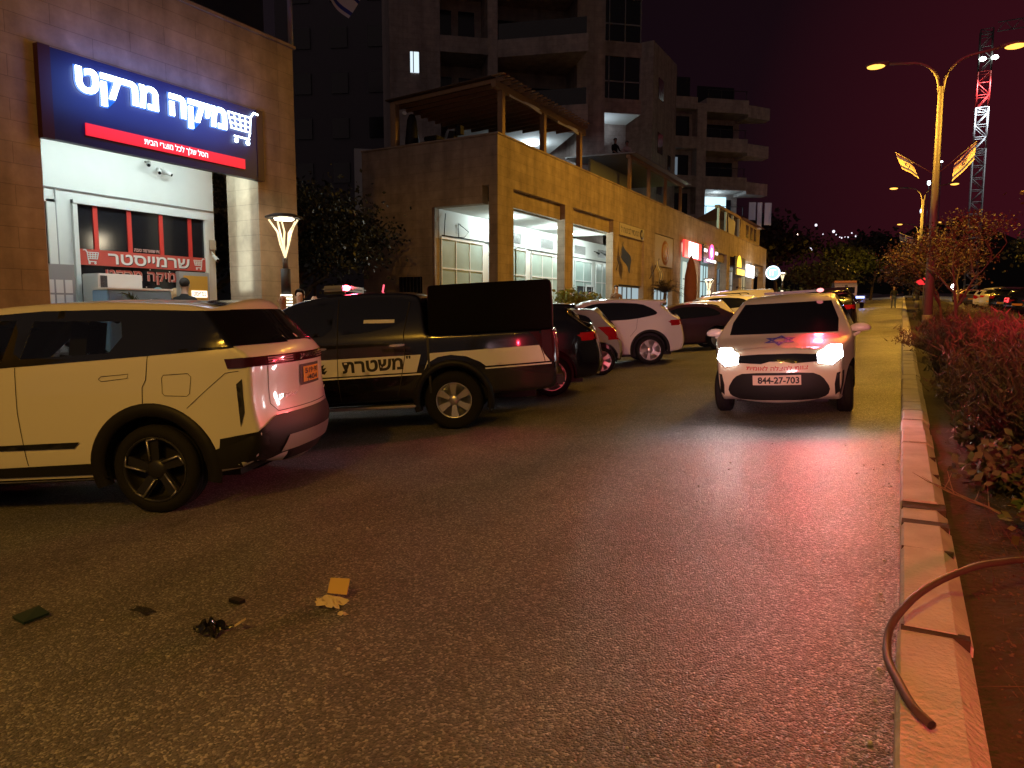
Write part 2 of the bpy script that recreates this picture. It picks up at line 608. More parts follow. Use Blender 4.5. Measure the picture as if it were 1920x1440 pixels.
class Shell:
    """car shell: side outline + half width function. local axes: X to the rear, Y to the car's right, Z up"""

    def __init__(s, sil, w, belt, tum=0.4, arches=(), bev=0.06, crown=0.1, rt=0.12, ft=0.22, low=0.35, lowk=0.15, step=0.06,
                 windows=(), smoothit=2, barrel=0.02):
        s.sil = [Vector(p) for p in resample(chaikin(sil, smoothit), step)]
        s.w, s.belt, s.tum, s.arches, s.bev, s.crown = w, belt, tum, arches, bev, crown
        s.rt, s.ft, s.low, s.lowk, s.step, s.windows, s.barrel = rt, ft, low, lowk, step, windows, barrel
        s.umax = max(p.x for p in s.sil); s.umin = min(p.x for p in s.sil)
        a = sum(p.x * q.y - q.x * p.y for p, q in zip(s.sil, s.sil[1:] + s.sil[:1]))
        if a < 0:
            s.sil.reverse()

    def W(s, u, z):
        w = s.w
        w -= s.rt * sm(s.umax - 0.7, s.umax, u) ** 2
        w -= s.ft * sm(-(s.umin + 1.0), -s.umin, -u) ** 2
        if z > s.belt:
            w -= s.tum * (z - s.belt) + 0.25 * (z - s.belt) ** 2
        w -= s.barrel * ((z - 0.75) / 0.5) ** 2 if z < s.belt else s.barrel * ((s.belt - 0.75) / 0.5) ** 2
        if z < s.low:
            w -= s.lowk * (s.low - z)
        return w

    def make(s):
        bm = bmesh.new()
        n = len(s.sil)
        nor = []
        for i in range(n):
            d = (s.sil[(i + 1) % n] - s.sil[i - 1]).normalized()
            nor.append(Vector((d.y, -d.x)))
        inch = lambda c: any((c[0] - a[0]) ** 2 + (c[1] - a[1]) ** 2 < a[2] ** 2 for a in s.arches)
        ins = [p - q * s.bev for p, q in zip(s.sil, nor)]
        fr = [0, .3, .55, .75, .9]
        angs = [0, 22, 45, 67, 90]
        loops = {}
        for sg in (-1, 1):
            rows = []
            for f in fr:
                row = []
                for p, q in zip(s.sil, nor):
                    ce = s.crown(p, q) if callable(s.crown) else s.crown
                    pp = p + q * ce * (1 - f * f)
                    y = f * (s.W(*p) - s.bev)
                    row.append((pp.x, sg * y, pp.y))
                rows.append(row)
            for a in angs:
                row = []
                for p, q in zip(s.sil, nor):
                    pp = p - q * s.bev * (1 - math.cos(R(a)))
                    pi = p - q * s.bev
                    w = s.W(*pi)
                    row.append((pp.x, sg * (w - s.bev * (1 - math.sin(R(a)))), pp.y))
                rows.append(row)
            V = [[bm.verts.new(c) for c in row] for row in rows]
            for r0, r1 in zip(V, V[1:]):
                for i in range(n):
                    j = (i + 1) % n
                    mid = (s.sil[i] + s.sil[j]) / 2
                    if inch(mid) and nor[i].y < -0.5:
                        continue
                    try:
                        bm.faces.new([r0[i], r0[j], r1[j], r1[i]])
                    except ValueError:
                        pass
            # side wall
            loopsC = []
            for a in s.arches:
                loopsC.append([(a[0] + a[2] * math.cos(t * math.pi / 20), a[1] + a[2] * math.sin(t * math.pi / 20)) for t in range(40)])
            hol = [lambda c: inch(c)]
            for wpoly in s.windows:
                loopsC.append(wpoly)
                hol.append(lambda c, wp=wpoly: inside(c, wp))
            v, fs = cdt([ins] + loopsC, 0.07, hol)
            vv = [bm.verts.new((p.x, sg * s.W(p.x, p.y), p.y)) for p in v]
            for t in fs:
                try:
                    bm.faces.new([vv[i] for i in t])
                except ValueError:
                    pass
        bmesh.ops.remove_doubles(bm, verts=bm.verts, dist=0.002)
        bmesh.ops.delete(bm, geom=[v for v in bm.verts if not v.link_faces], context='VERTS')
        bmesh.ops.recalc_face_normals(bm, faces=bm.faces)
        return bm


VIEWS = {
    'left': (lambda a, b: Vector((a, -5, b)), Vector((0, 1, 0))),
    'right': (lambda a, b: Vector((a, 5, b)), Vector((0, -1, 0))),
    'rear': (lambda a, b: Vector((8, a, b)), Vector((-1, 0, 0))),
    'front': (lambda a, b: Vector((-9, -a, b)), Vector((1, 0, 0))),
    'top': (lambda a, b: Vector((a, b, 5)), Vector((0, 0, -1))),
}


class Car:
    def __init__(s, name, label, shell, matrix, paint, group=None, cat="car", roof_hole=True):
        s.t = thing(name, label, cat, matrix=matrix, group=group)
        s.shell = shell
        full = Shell.__new__(Shell)
        full.__dict__.update(shell.__dict__)
        full.windows = (); full.arches = ()
        fb = full.make()
        s.bvh = BVHTree.FromBMesh(fb)
        fb.free()
        b = MB(False)
        b.bm.free()
        b.bm = shell.make()
        s.body = b.build("body", paint, s.t, smooth=True)

    def proj(s, view, a, b, off):
        fo, d = VIEWS[view]
        h = s.bvh.ray_cast(fo(a, b), d)
        if h[0] is None:
            return None
        n = h[1]
        if n.dot(d) > 0:
            n = -n
        if n.dot(d) > -0.25:
            n = (n - d * 0.6).normalized()
        return h[0] + n * off

    def decal(s, name, view, poly, m, off=0.004, step=0.08, parent=None, rnd=0, thick=0.0, hole=None, smooth=True):
        if rnd:
            poly = chaikin(poly, rnd, 0.2)
        pl = resample(poly, step)
        v, fs = cdt([pl] + list(hole or []), step, [(lambda c, q=q: inside(c, q)) for q in (hole or [])])
        b = MB(False)
        q = [s.proj(view, p.x, p.y, off) for p in v]
        vs = [b.bm.verts.new(c) if c is not None else None for c in q]
        for f in fs:
            if all(vs[i] is not None for i in f):
                g = b.bm.faces.new([vs[i] for i in f])
                g.smooth = smooth
        if thick:
            d = VIEWS[view][1]
            r = bmesh.ops.extrude_face_region(b.bm, geom=list(b.bm.faces))
            for x in [g for g in r['geom'] if isinstance(g, bmesh.types.BMVert)]:
                x.co -= d * thick
        bmesh.ops.delete(b.bm, geom=[v for v in b.bm.verts if not v.link_faces], context='VERTS')
        return b.build(name, m, parent or s.t)

    def line(s, name, view, pts, wd, m, off=0.003, parent=None):
        """thin strip along a polyline"""
        b = MB(False)
        pts = [Vector(p) for p in pts]
        dense = []
        for a, c in zip(pts, pts[1:]):
            k = max(1, int((c - a).length / 0.05))
            dense += [a + (c - a) * (j / k) for j in range(k)]
        dense.append(pts[-1])
        prev = None
        for i, p in enumerate(dense):
            d = (dense[min(i + 1, len(dense) - 1)] - dense[max(0, i - 1)]).normalized()
            nn = Vector((-d.y, d.x)) * wd / 2
            l = s.proj(view, *(p + nn), off); r = s.proj(view, *(p - nn), off)
            if l is None or r is None:
                prev = None
                continue
            cur = (b.bm.verts.new(l), b.bm.verts.new(r))
            if prev:
                b.bm.faces.new([prev[0], prev[1], cur[1], cur[0]])
            prev = cur
        return b.build(name, m, parent or s.t)

    def text(s, body, view, ca, cb, w, h, m, bold=0.02, off=0.006, rtl=True, name="lettering", parent=None, rot=0.0, wave=None):
        pts, fs = text_geo(body, bold, rtl)
        b = MB(False)
        vs = []
        for x, y in pts:
            a, c = x * w, y * h
            a, c = a * math.cos(rot) - c * math.sin(rot), a * math.sin(rot) + c * math.cos(rot)
            if wave:
                c += wave * (2 * x) ** 2
            q = s.proj(view, ca + a, cb + c, off)
            vs.append(b.bm.verts.new(q) if q is not None else None)
        for f in fs:
            if all(vs[i] is not None for i in f):
                try:
                    b.bm.faces.new([vs[i] for i in f])
                except ValueError:
                    pass
        return b.build(name, m, parent or s.t)

    def wheels(s, us, r, w, rr, style, rimmat, face=0.02):
        for u in us:
            for sg in (-1, 1):
                yo = sg * (s.shell.w - face)
                tyre, rim = wheel_geo(r, w, rr, style)
                b = MB(False); b.bm.free(); b.bm = tyre
                rot = Matrix.Identity(4) if sg < 0 else Matrix.Rotation(math.pi, 4, 'Z')
                mt = Matrix.Translation((u, yo, r)) @ rot
                b.bm.transform(mt)
                wo_ = b.build("wheel", RUBBER, s.t)
                b = MB(False); b.bm.free(); b.bm = rim
                b.bm.transform(mt)
                b.build("rim", rimmat, wo_)

    def arch_trim(s, wd, m, us=None, out=0.012, name="wheel_arch_trim", a0=-15, a1=195):
        for ax in s.shell.arches:
            for view, sg in (('left', -1), ('right', 1)):
                b = MB(False)
                prev = None
                for k in range(33):
                    t = R(a0 + (a1 - a0) * k / 32)
                    ring = []
                    for rad, oo in ((ax[2] - 0.035, -0.06), (ax[2] - 0.02, out * 0.8), (ax[2] + wd * .8, out), (ax[2] + wd, 0.001)):
                        u = ax[0] + rad * math.cos(t); z = ax[1] + rad * math.sin(t)
                        ring.append(b.bm.verts.new((u, sg * (s.shell.W(u, z) + oo), z)))
                    if prev:
                        for i in range(3):
                            f = b.bm.faces.new([prev[i], prev[i + 1], ring[i + 1], ring[i]])
                            f.smooth = True
                    prev = ring
                b.build(name, m, s.t)

    def underbody(s, z0, z1, wells=True):
        sh = s.shell
        b = MB(False)
        b.box(sh.umin + 0.35, sh.umax - 0.3, -sh.w + 0.30, sh.w - 0.30, z0, z1)
        for ax in sh.arches:
            for sg in (-1, 1):
                prev = None
                for k in range(17):
                    t = R(-10 + 200 * k / 16)
                    u = ax[0] + (ax[2] - .03) * math.cos(t); z = ax[1] + (ax[2] - .03) * math.sin(t)
                    c = (b.bm.verts.new((u, sg * (sh.W(u, z) - 0.012), z)), b.bm.verts.new((u, sg * (sh.w - 0.34), z)))
                    if prev:
                        b.bm.faces.new([prev[0], prev[1], c[1], c[0]])
                    prev = c
        b.build("underbody", PLAST, s.t)

    def mirror(s, u, z, m, size=0.2, both=True):
        for sg in ((-1, 1) if both else (-1,)):
            b = MB(False)
            y = sg * (s.shell.W(u, z) + 0.10)
            b.ball((u, y, z), size * 0.5, (0.45, 1.15, 0.62))
            for v_ in b.bm.verts:
                if v_.co.z < z - size * .12:
                    v_.co.z = z - size * .12 + (v_.co.z - z + size * .12) * .45
            b.tube([(u - .02, sg * (s.shell.W(u, z - .1) - .02), z - 0.09), (u, y, z - 0.05)], 0.022, 6)
            b.build("wing_mirror", m, s.t)


def wheel_geo(r, w, rr, style):
    t = bmesh.new()
    b = MB.__new__(MB); b.bm = t
    b.lathe([(rr, 0.005), (rr + .02, -0.006), (r - .055, -.008), (r - .02, 0.004), (r, 0.03), (r, w * .28), (r - .006, w * .3), (r, w * .32),
             (r, w * .5), (r - .006, w * .52), (r, w * .54), (r, w * .72), (r - .006, w * .74), (r, w * .76), (r, w - .03), (r - .02, w), (rr, w)], 40, axis='Y')
    m = bmesh.new()
    b.bm = m
    # barrel and lip
    b.lathe([(rr, -.002), (rr - .014, -.004), (rr - .02, .03), (rr - .03, w * .6), (0.05, w * .6)], 40, axis='Y')
    hub = 0.34 * rr
    b.lathe([(0.001, 0.012), (hub * .6, 0.012), (hub * .75, 0.02), (hub, 0.035), (hub, .08)], 24, axis='Y')

    def spoke(a0, wi, wo_, r0, r1, y0, y1, d=0.03, skew=0.0):
        ca, sa = math.cos(a0), math.sin(a0)
        cb, sb = math.cos(a0 + skew), math.sin(a0 + skew)
        q = []
        for (rad, ww, yy, c, s_) in ((r0, wi, y0, ca, sa), (r1, wo_, y1, cb, sb)):
            for sgn in (-1, 1):
                q.append(Vector((rad * c - sgn * ww / 2 * s_, yy, rad * s_ + sgn * ww / 2 * c)))
        pts = [q[0], q[1], q[3], q[2]]
        b.prism(pts, (0, d, 0))

    n = {'blade': 5, 'six': 6, 'five': 5, 'ten': 10, 'turb': 5}[style]
    for k in range(n):
        a = 2 * math.pi * k / n + (R(97) if style == 'blade' else R(30))
        if style == 'blade':
            spoke(a, .085, .11, hub * .8, rr - .02, .026, .012, .03, -0.10)
        elif style == 'six':
            spoke(a, .05, .10, hub * .8, rr - .02, .018, .006)
        elif style == 'turb':
            spoke(a, .03, .045, hub * .7, rr - .02, .016, .008, .03, .35)
            spoke(a, .03, .045, hub * .7, rr - .02, .016, .008, .03, .10)
        elif style == 'ten':
            spoke(a, .025, .03, hub * .8, rr - .02, .016, .006)
        else:
            spoke(a, .05, .065, hub * .8, rr - .02, .016, .006)
    bmesh.ops.recalc_face_normals(m, faces=m.faces)
    return t, m


def car_matrix(contact, theta, w, face=0.02):
    """contact = ground point under the near (left) rear tyre's outer face; theta = rear direction, degrees clockwise from the street's far end"""
    n = Vector((-0.053, -0.028, 1)).normalized()
    th = R(theta)
    d = Vector((math.sin(th), math.cos(th), 0))
    d = (d - n * d.dot(n)).normalized()
    y = n.cross(d)
    c = Vector(contact)
    o = c + y * (w - face)
    m = Matrix((d, y, n)).transposed().to_4x4()
    m.translation = o
    return m


def std_crown(rear=.13, top=.03, front=.18, screen=.09):
    def f(p, q):
        if q.x > 0.6:
            return rear
        if q.x < -0.75:
            return front
        if q.y > 0.85:
            return top
        if q.y > 0 and q.x < -0.2:
            return screen
        if q.y > 0:
            return 0.06
        return 0.0
    return f


PAINT_W = mat("white_car_paint", (0.70, 0.69, 0.66), 0.32, coat=0.7)
PAINT_B = mat("black_car_paint", (0.005, 0.005, 0.006), 0.22, spec=.3, coat=0.8)
PAINT_S = mat("silver_car_paint", (0.42, 0.43, 0.42), 0.35, 0.35, coat=0.6)
PAINT_M = mat("maroon_car_paint", (0.045, 0.012, 0.022), 0.3, coat=0.7)
PAINT_G = mat("grey_car_paint", (0.12, 0.12, 0.125), 0.35, 0.3, coat=0.6)
PAINT_R = mat("red_car_paint", (0.30, 0.02, 0.02), 0.3, coat=0.6)
PAINT_BL = mat("blue_car_paint", (0.02, 0.04, 0.14), 0.3, coat=0.6)
GAP = mat("panel_gap", (0.02, 0.016, 0.01), 0.8)

# ---------------------------------------------------------------- cream-lit white SUV, nearest car
suv_win = [(-1.08, 1.335), (-0.30, 1.345), (-0.20, 1.47), (-0.235, 1.60), (-1.02, 1.645)]
suv_win2 = [(-2.22, 1.30), (-1.24, 1.325), (-1.18, 1.66), (-1.42, 1.665), (-1.70, 1.61)]
sh = Shell([(0.60, .30), (0.84, .40), (0.90, .60), (.86, .74), (.845, .95), (.86, 1.19), (.845, 1.27), (.74, 1.345), (.56, 1.57), (.47, 1.68),
            (.2, 1.725), (-.4, 1.775), (-.95, 1.79), (-1.45, 1.78), (-1.85, 1.70), (-2.62, 1.17), (-3.3, 1.06), (-3.52, .98), (-3.60, .72),
            (-3.58, .42), (-3.4, .29), (-1.4, .29)],
           0.935, 1.30, tum=0.36, arches=[(0, .37, .47), (-2.67, .37, .47)], bev=0.055, crown=std_crown(.15), rt=.10, low=.5, lowk=.10,
           windows=[suv_win, suv_win2])
suv = Car("parked_suv", "white SUV in the foreground with black cladding and angular five-spoke wheels", sh,
          car_matrix((-5.347, 3.621, -0.182), 66, .935), PAINT_W)
for sg in (-1, 1):      # glossy black rear pillar wrapping from the side glass to the rear window
    b = MB(False)
    rows = []
    for i in range(25):
        zz = 1.345 + .30 * i / 24
        row = []
        for k in range(41):
            a = R(8 + 80 * k / 40)
            dr = Vector((math.sin(a), sg * math.cos(a), 0))
            h = suv.bvh.ray_cast(Vector((.10, sg * .22, zz)) + dr * 3, -dr)
            row.append(b.bm.verts.new(h[0] + dr * .009))
        rows.append(row)
    for r0, r1 in zip(rows, rows[1:]):
        for k in range(40):
            f = b.bm.faces.new([r0[k], r0[k + 1], r1[k + 1], r1[k]])
            f.smooth = True
    b.build("rear_pillar", GLOSSBLK, suv.t)
TINT = glass_tint("tinted_glass", (0.72, 0.76, 0.76), 0.5)
sideglass = [(-2.50, 1.235), (-1.28, 1.272), (-.14, 1.302), (.66, 1.326), (.735, 1.33), (.60, 1.50), (.47, 1.645), (.25, 1.662), (-.3, 1.70), (-.95, 1.725),
             (-1.42, 1.715), (-1.72, 1.66)]
for v in ('left', 'right'):
    suv.decal("side_window", v, sideglass, BLACKGL, off=.005, hole=[suv_win, suv_win2])
    suv.decal("rear_door_glass", v, suv_win, TINT, off=.002, step=.15)
    suv.decal("front_door_glass", v, suv_win2, TINT, off=.002, step=.15)
    suv.decal("side_trim", v, [(-2.0, .59), (-.66, .582), (-.61, .632), (-2.0, .628)], PLAST, off=.012, thick=.0)
    suv.decal("sill_cladding", v, [(-2.22, .272), (-.44, .272), (-.46, .45), (-1.37, .438), (-2.22, .42)], PLAST, off=.012)
    suv.decal("sill_edge", v, [(-2.3, .2), (-.40, .2), (-.40, .33), (-2.3, .33)], PLAST, off=.010, step=.03)
    suv.decal("air_slit", v, [(.742, .68), (.782, .80), (.782, 1.075), (.735, 1.035)], BLKP, off=.006, step=.04)
    suv.line("door_gap", v, [(.04, 1.318), (.013, 1.115), (-.023, 1.055), (-.037, .87)], .007, GAP)
    suv.line("door_gap", v, [(-1.12, 1.272), (-1.13, .9), (-1.10, .45)], .007, GAP)
    suv.line("fuel_flap", v, [(.15, 1.12), (.165, 1.145), (.37, 1.148), (.395, 1.12), (.375, .985), (.35, .965), (.165, .978), (.145, 1.0), (.15, 1.12)], .005, GAP)
    suv.line("body_crease", v, [(.34, .866), (.66, 1.131), (.76, 1.14)], .005, GAP)
    suv.line("door_handle", v, [(-.395, 1.14), (-.37, 1.16), (-.135, 1.169), (-.146, 1.135), (-.37, 1.12), (-.395, 1.14)], .005, GAP)
suv.arch_trim(.085, PLAST, out=.02)
suv.decal("rear_window", 'rear', [(-.66, 1.355), (.66, 1.355), (.60, 1.50), (.53, 1.645), (-.53, 1.645), (-.60, 1.50)], BLACKGL, off=.006)
suv.decal("tail_light_bar", 'rear', [(-.86, 1.165), (.86, 1.165), (.86, 1.243), (-.86, 1.243)], DARKLENS, off=.012, step=.06)
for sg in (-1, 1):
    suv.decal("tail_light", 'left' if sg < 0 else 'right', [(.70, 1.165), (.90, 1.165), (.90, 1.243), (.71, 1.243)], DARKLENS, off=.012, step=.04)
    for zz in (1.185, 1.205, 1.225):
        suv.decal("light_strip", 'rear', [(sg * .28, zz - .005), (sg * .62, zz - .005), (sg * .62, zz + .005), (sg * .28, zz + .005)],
                  emis("lens_reflection_glow", (1, .04, .08), .03), off=.016, step=.1)  # red reflection in the lens, put in as a faint emission
suv.text("JAECOO", 'rear', .10, 1.205, .52, .05, CHROME, bold=.02, off=.017, rtl=False)
suv.decal("number_plate", 'rear', [(-.16, .94), (.36, .94), (.36, 1.13), (-.16, 1.13)], BLKP, off=.006, step=.2)
suv.decal("plate_face", 'rear', [(-.10, .965), (.33, .965), (.33, 1.105), (-.10, 1.105)], PLATE_Y, off=.012, step=.2)
suv.text("519·90", 'rear', .115, 1.065, .36, .05, BLKP, off=.015, rtl=False)
suv.text("·404", 'rear', .115, 1.0, .30, .05, BLKP, off=.015, rtl=False)
suv.line("tailgate_gap", 'rear', [(-.62, 1.16), (-.63, .84), (-.55, .765), (.55, .765), (.63, .84), (.62, 1.16)], .007, GAP)
suv.text("J7 SHS-P", 'rear', -.38, .88, .28, .045, CHROME, bold=.01, off=.008, rtl=False)
suv.decal("rear_bumper", 'rear', [(-.90, .32), (.90, .32), (.90, .60), (.60, .735), (-.60, .735), (-.90, .60)], PLAST, off=.010)
suv.decal("skid_plate", 'rear', [(-.55, .42), (.55, .42), (.48, .55), (-.48, .55)], ALLOY, off=.02)
for v in ('left', 'right'):
    suv.decal("bumper_corner", v, [(.46, .30), (.62, .30), (.92, .40), (.92, .62), (.80, .60), (.72, .565), (.49, .505)], PLAST, off=.011, step=.05)
suv.decal("roof_spoiler", 'top', [(.30, -.52), (.50, -.50), (.54, 0), (.50, .50), (.30, .52)], GLOSSBLK, off=.015)
suv.wheels((0, -2.67), .37, .235, .272, 'blade', DARKALLOY, face=.015)
# bright machined edges of the near rear wheel and the rest
for u in (0, -2.67):
    for sg in (-1, 1):
        b = MB(False)
        yo = sg * (.935 - .015)
        for k in range(5):
            a = 2 * math.pi * k / 5 + R(97)
            pts = []
            for rad, da, wd in ((.085, 0.35, .008), (.25, .02, .010)):
                pts.append((rad, a + da, wd))
            (r0, a0, w0), (r1, a1, w1) = pts
            p0 = Vector((u + r0 * math.cos(a0), yo + sg * -.010, .37 + r0 * math.sin(a0)))
            p1 = Vector((u + r1 * math.cos(a1), yo + sg * .008, .37 + r1 * math.sin(a1)))
            b.tube([p0, p1], [.009, .011], 4)
            p2 = Vector((u + .262 * math.cos(a1 - .30), yo + sg * .006, .37 + .262 * math.sin(a1 - .30)))
            b.tube([p1, p2], [.011, .006], 4)
        b.lathe([(.268, yo - .004), (.274, yo + .004), (.268, yo + .008)], 40, center=(u, 0, .37), axis='Y')
        b.build("rim_edge", ALLOY, suv.t)
suv.underbody(.24, .9)
suv.mirror(-2.25, 1.22, PAINT_W)
suv.decal("windscreen", 'front', [(-.70, 1.22), (.70, 1.22), (.56, 1.66), (-.56, 1.66)], BLACKGL, off=.006)
for sg in (-1, 1):
    suv.decal("headlight", 'front', [(sg * .45, .80), (sg * .82, .82), (sg * .82, .92), (sg * .45, .90)], GLOSSBLK, off=.008)
for yy in (-.40, .40):
    for uu in (-.02, -1.02):
        b = MB(False)
        lean = .18
        b.prism([(uu - .10, yy - .24, .62), (uu + .04, yy - .24, .62), (uu + .04 + lean, yy - .24, 1.30), (uu - .06 + lean, yy - .24, 1.32)], (0, .48, 0))
        b.prism([(uu + lean - .05, yy - .13, 1.36), (uu + lean + .05, yy - .13, 1.36), (uu + lean + .08, yy - .11, 1.58), (uu + lean - .01, yy - .11, 1.60)], (0, .26, 0))
        b.build("seat", PLAST, suv.t, bevel=.03)
b = MB(False); b.box(-2.4, .55, -.80, .80, .40, .60)
b.build("cabin_floor", PLAST, suv.t)

# ---------------------------------------------------------------- police pickup
sh = Shell([(1.22, .46), (1.34, .50), (1.375, .72), (1.375, 1.10), (1.36, 1.235), (1.30, 1.25), (-.26, 1.25), (-.31, 1.30), (-.36, 1.72), (-.47, 1.815),
            (-1.09, 1.855), (-1.55, 1.85), (-1.98, 1.80), (-2.24, 1.71), (-2.92, 1.24), (-3.70, 1.12), (-3.92, 1.0), (-3.98, .75), (-3.93, .46),
            (-3.7, .40), (-1.5, .40)],
           0.93, 1.22, tum=0.30, arches=[(0, .385, .475), (-3.10, .385, .475)], bev=0.045, crown=std_crown(.05, .03, .18, .08), rt=.04, ft=.2, low=.5, lowk=.1)
PK = car_matrix((-5.139, 7.737, -0.056), 63, .93)
pick = Car("police_pickup", "black police pickup with a black box canopy and white side stripe", sh, PK, PAINT_B)
csh = Shell([(1.345, 1.24), (1.355, 1.5), (1.35, 1.85), (1.335, 1.875), (1.31, 1.885), (.5, 1.892), (-.24, 1.895), (-.265, 1.885), (-.275, 1.86), (-.28, 1.5), (-.285, 1.24)], .905, 1.25, tum=.03, arches=(), bev=.03, smoothit=0,
            crown=lambda p, q: .03 if q.y > .8 else 0.02, rt=.02, ft=.02, barrel=0)
MATTE = mat("matte_black_canopy", (0.005, 0.0042, 0.0048), 0.75, spec=.05)
cb = MB(False); cb.bm.free(); cb.bm = csh.make()
canopy = cb.build("canopy", MATTE, pick.t, smooth=True)
for v in ('left', 'right'):
    pick.decal("front_door_window", v, [(-2.15, 1.30), (-1.56, 1.318), (-1.53, 1.775), (-1.95, 1.70)], BLACKGL, off=.004, rnd=1)
    pick.decal("rear_door_window", v, [(-1.49, 1.32), (-1.08, 1.335), (-.76, 1.39), (-.56, 1.50), (-.50, 1.70), (-.53, 1.75), (-1.46, 1.78)], BLACKGL, off=.004, rnd=1)
    pick.decal("door_stripe", v, [(-2.7, .775), (-.46, .785), (-.39, 1.01), (-2.7, 1.005)], WHITEP, off=.004)
    pick.decal("bed_stripe", v, [(-.36, .80), (-.30, .90), (-.17, .965), (.0, .985), (.2, .955), (.38, .87), (.45, .815), (1.285, .832), (1.21, .935), (1.17, 1.045), (.3, 1.03), (-.27, 1.02)],
               WHITEP, off=.005, step=.06)
    pick.decal("lower_stripe", v, [(-2.7, .738), (-.40, .748), (-.395, .768), (-2.7, .758)], WHITEP, off=.005)
    pick.decal("lower_bed_stripe", v, [(.44, .775), (1.30, .795), (1.30, .812), (.44, .793)], WHITEP, off=.005)
    pick.line("door_gap", v, [(-1.475, 1.79), (-1.475, 1.30), (-1.50, .74), (-1.48, .45)], .010, GAP, off=.007)
    pick.line("door_gap", v, [(-.52, 1.70), (-.60, 1.3), (-.60, 1.0), (-.66, .74), (-.72, .5)], .010, GAP, off=.007)
    pick.line("cab_gap", v, [(-.29, 1.25), (-.29, .5)], .03, BLKP, off=.006)
    for uu in (-.69, -1.72):
        pick.decal("door_handle", v, [(uu - .10, 1.13), (uu + .10, 1.135), (uu + .10, 1.165), (uu - .10, 1.16)], CHROME, off=.02, rnd=1, step=.05)
    pick.decal("tail_light", v, [(1.185, 1.0), (1.19, 1.23), (1.42, 1.235), (1.42, .80), (1.36, .80), (1.27, .885)], DARKLENS, off=.008, step=.04)
    pick.line("window_sticker", v, [(-1.13, 1.475), (-.72, 1.46)], .045, WHITEP, off=.007)
    pick.text("//", v, -1.72, .655, .07, .075, WHITEP, bold=0, off=.006, rtl=False)
pick.text("משטרת", 'left', -1.03, .90, .80, .155, BLKP, bold=.035, off=.008, rot=.02)
pick.text("\"", 'left', -.555, .985, .06, .04, BLKP, bold=.02, off=.008, rtl=False)
# torn bird-like emblem at the front door
pick.decal("emblem", 'left', [(-1.70, .99), (-1.72, .93), (-1.665, .95), (-1.69, .90), (-1.64, .91), (-1.68, .86), (-1.63, .87), (-1.67, .82), (-1.76, .84), (-1.80, .93)], BLKP, off=.008, step=.03)
pick.arch_trim(.06, PLAST, out=.035)
for sg in (-1, 1):
    b = MB(False)
    yy = sg * .96
    b.box(-2.45, -.50, min(yy, yy - sg * .20), max(yy, yy - sg * .20), .325, .36)
    b.build("running_board", ALLOY, pick.t, bevel=.01)
    b = MB(False)
    yf = sg * .80
    b.box(.46, .485, min(yf, yf + sg * .16), max(yf, yf + sg * .16), .22, .60)
    b.build("mud_flap", RUBBER, pick.t)
    for k in range(2):
        pass
b = MB(False)
b.box(1.33, 1.47, -.80, .80, .50, .64)
b.build("rear_bumper", PLAST, pick.t, bevel=.03)
for sg in (-1, 1):
    pick.decal("rear_light", 'rear', [(sg * .76, .82), (sg * .90, .82), (sg * .90, 1.22), (sg * .80, 1.22)], DARKLENS, off=.008, step=.05)
    pick.decal("headlight", 'front', [(sg * .5, .82), (sg * .85, .86), (sg * .85, .98), (sg * .5, .94)], GLOSSBLK, off=.008)
b = MB(False)
for k in range(4):
    b.box(1.19, 1.195, -.905, -.897, 1.27 - k * .0 + .0, 1.28)
b.bm.free()
pick.decal("windscreen", 'front', [(-.72, 1.28), (.72, 1.28), (.60, 1.70), (-.60, 1.70)], BLACKGL, off=.006)
pick.wheels((0, -3.10), .385, .26, .235, 'six', ALLOY, face=.02)
pick.underbody(.35, .85)
pick.mirror(-2.35, 1.25, PAINT_B, .24)
# light bar on the cab roof (across the cab)
b = MB(False)
b.box(-1.72, -1.40, -.62, .62, 1.905, 1.985)
lb = b.build("light_bar", mat("light_bar_lens", (.30, .30, .32), .15, coat=.6), pick.t, bevel=.035)
b = MB(False)
b.box(-1.70, -1.42, -.56, -.5, 1.87, 1.91); b.box(-1.70, -1.42, .5, .56, 1.87, 1.91)
b.build("light_bar_foot", PLAST, lb)
b = MB(False)
b.ball((-1.40, -.50, 1.945), .045, (.9, 1.4, .8))
b.build("strobe", emis("red_strobe", (1.0, .05, .09), 60), lb)
lamp('POINT', PK @ Vector((-1.40, -.2, 2.03)), 55, (1, .04, .08), size=.05, name="strobe_light")
b = MB(False); b.tube([(-1.05, .1, 1.87), (-1.02, .1, 1.99)], .012, 6)
b.build("roof_aerial", emis("red_tip", (1, .1, .15), 2.0), pick.t)


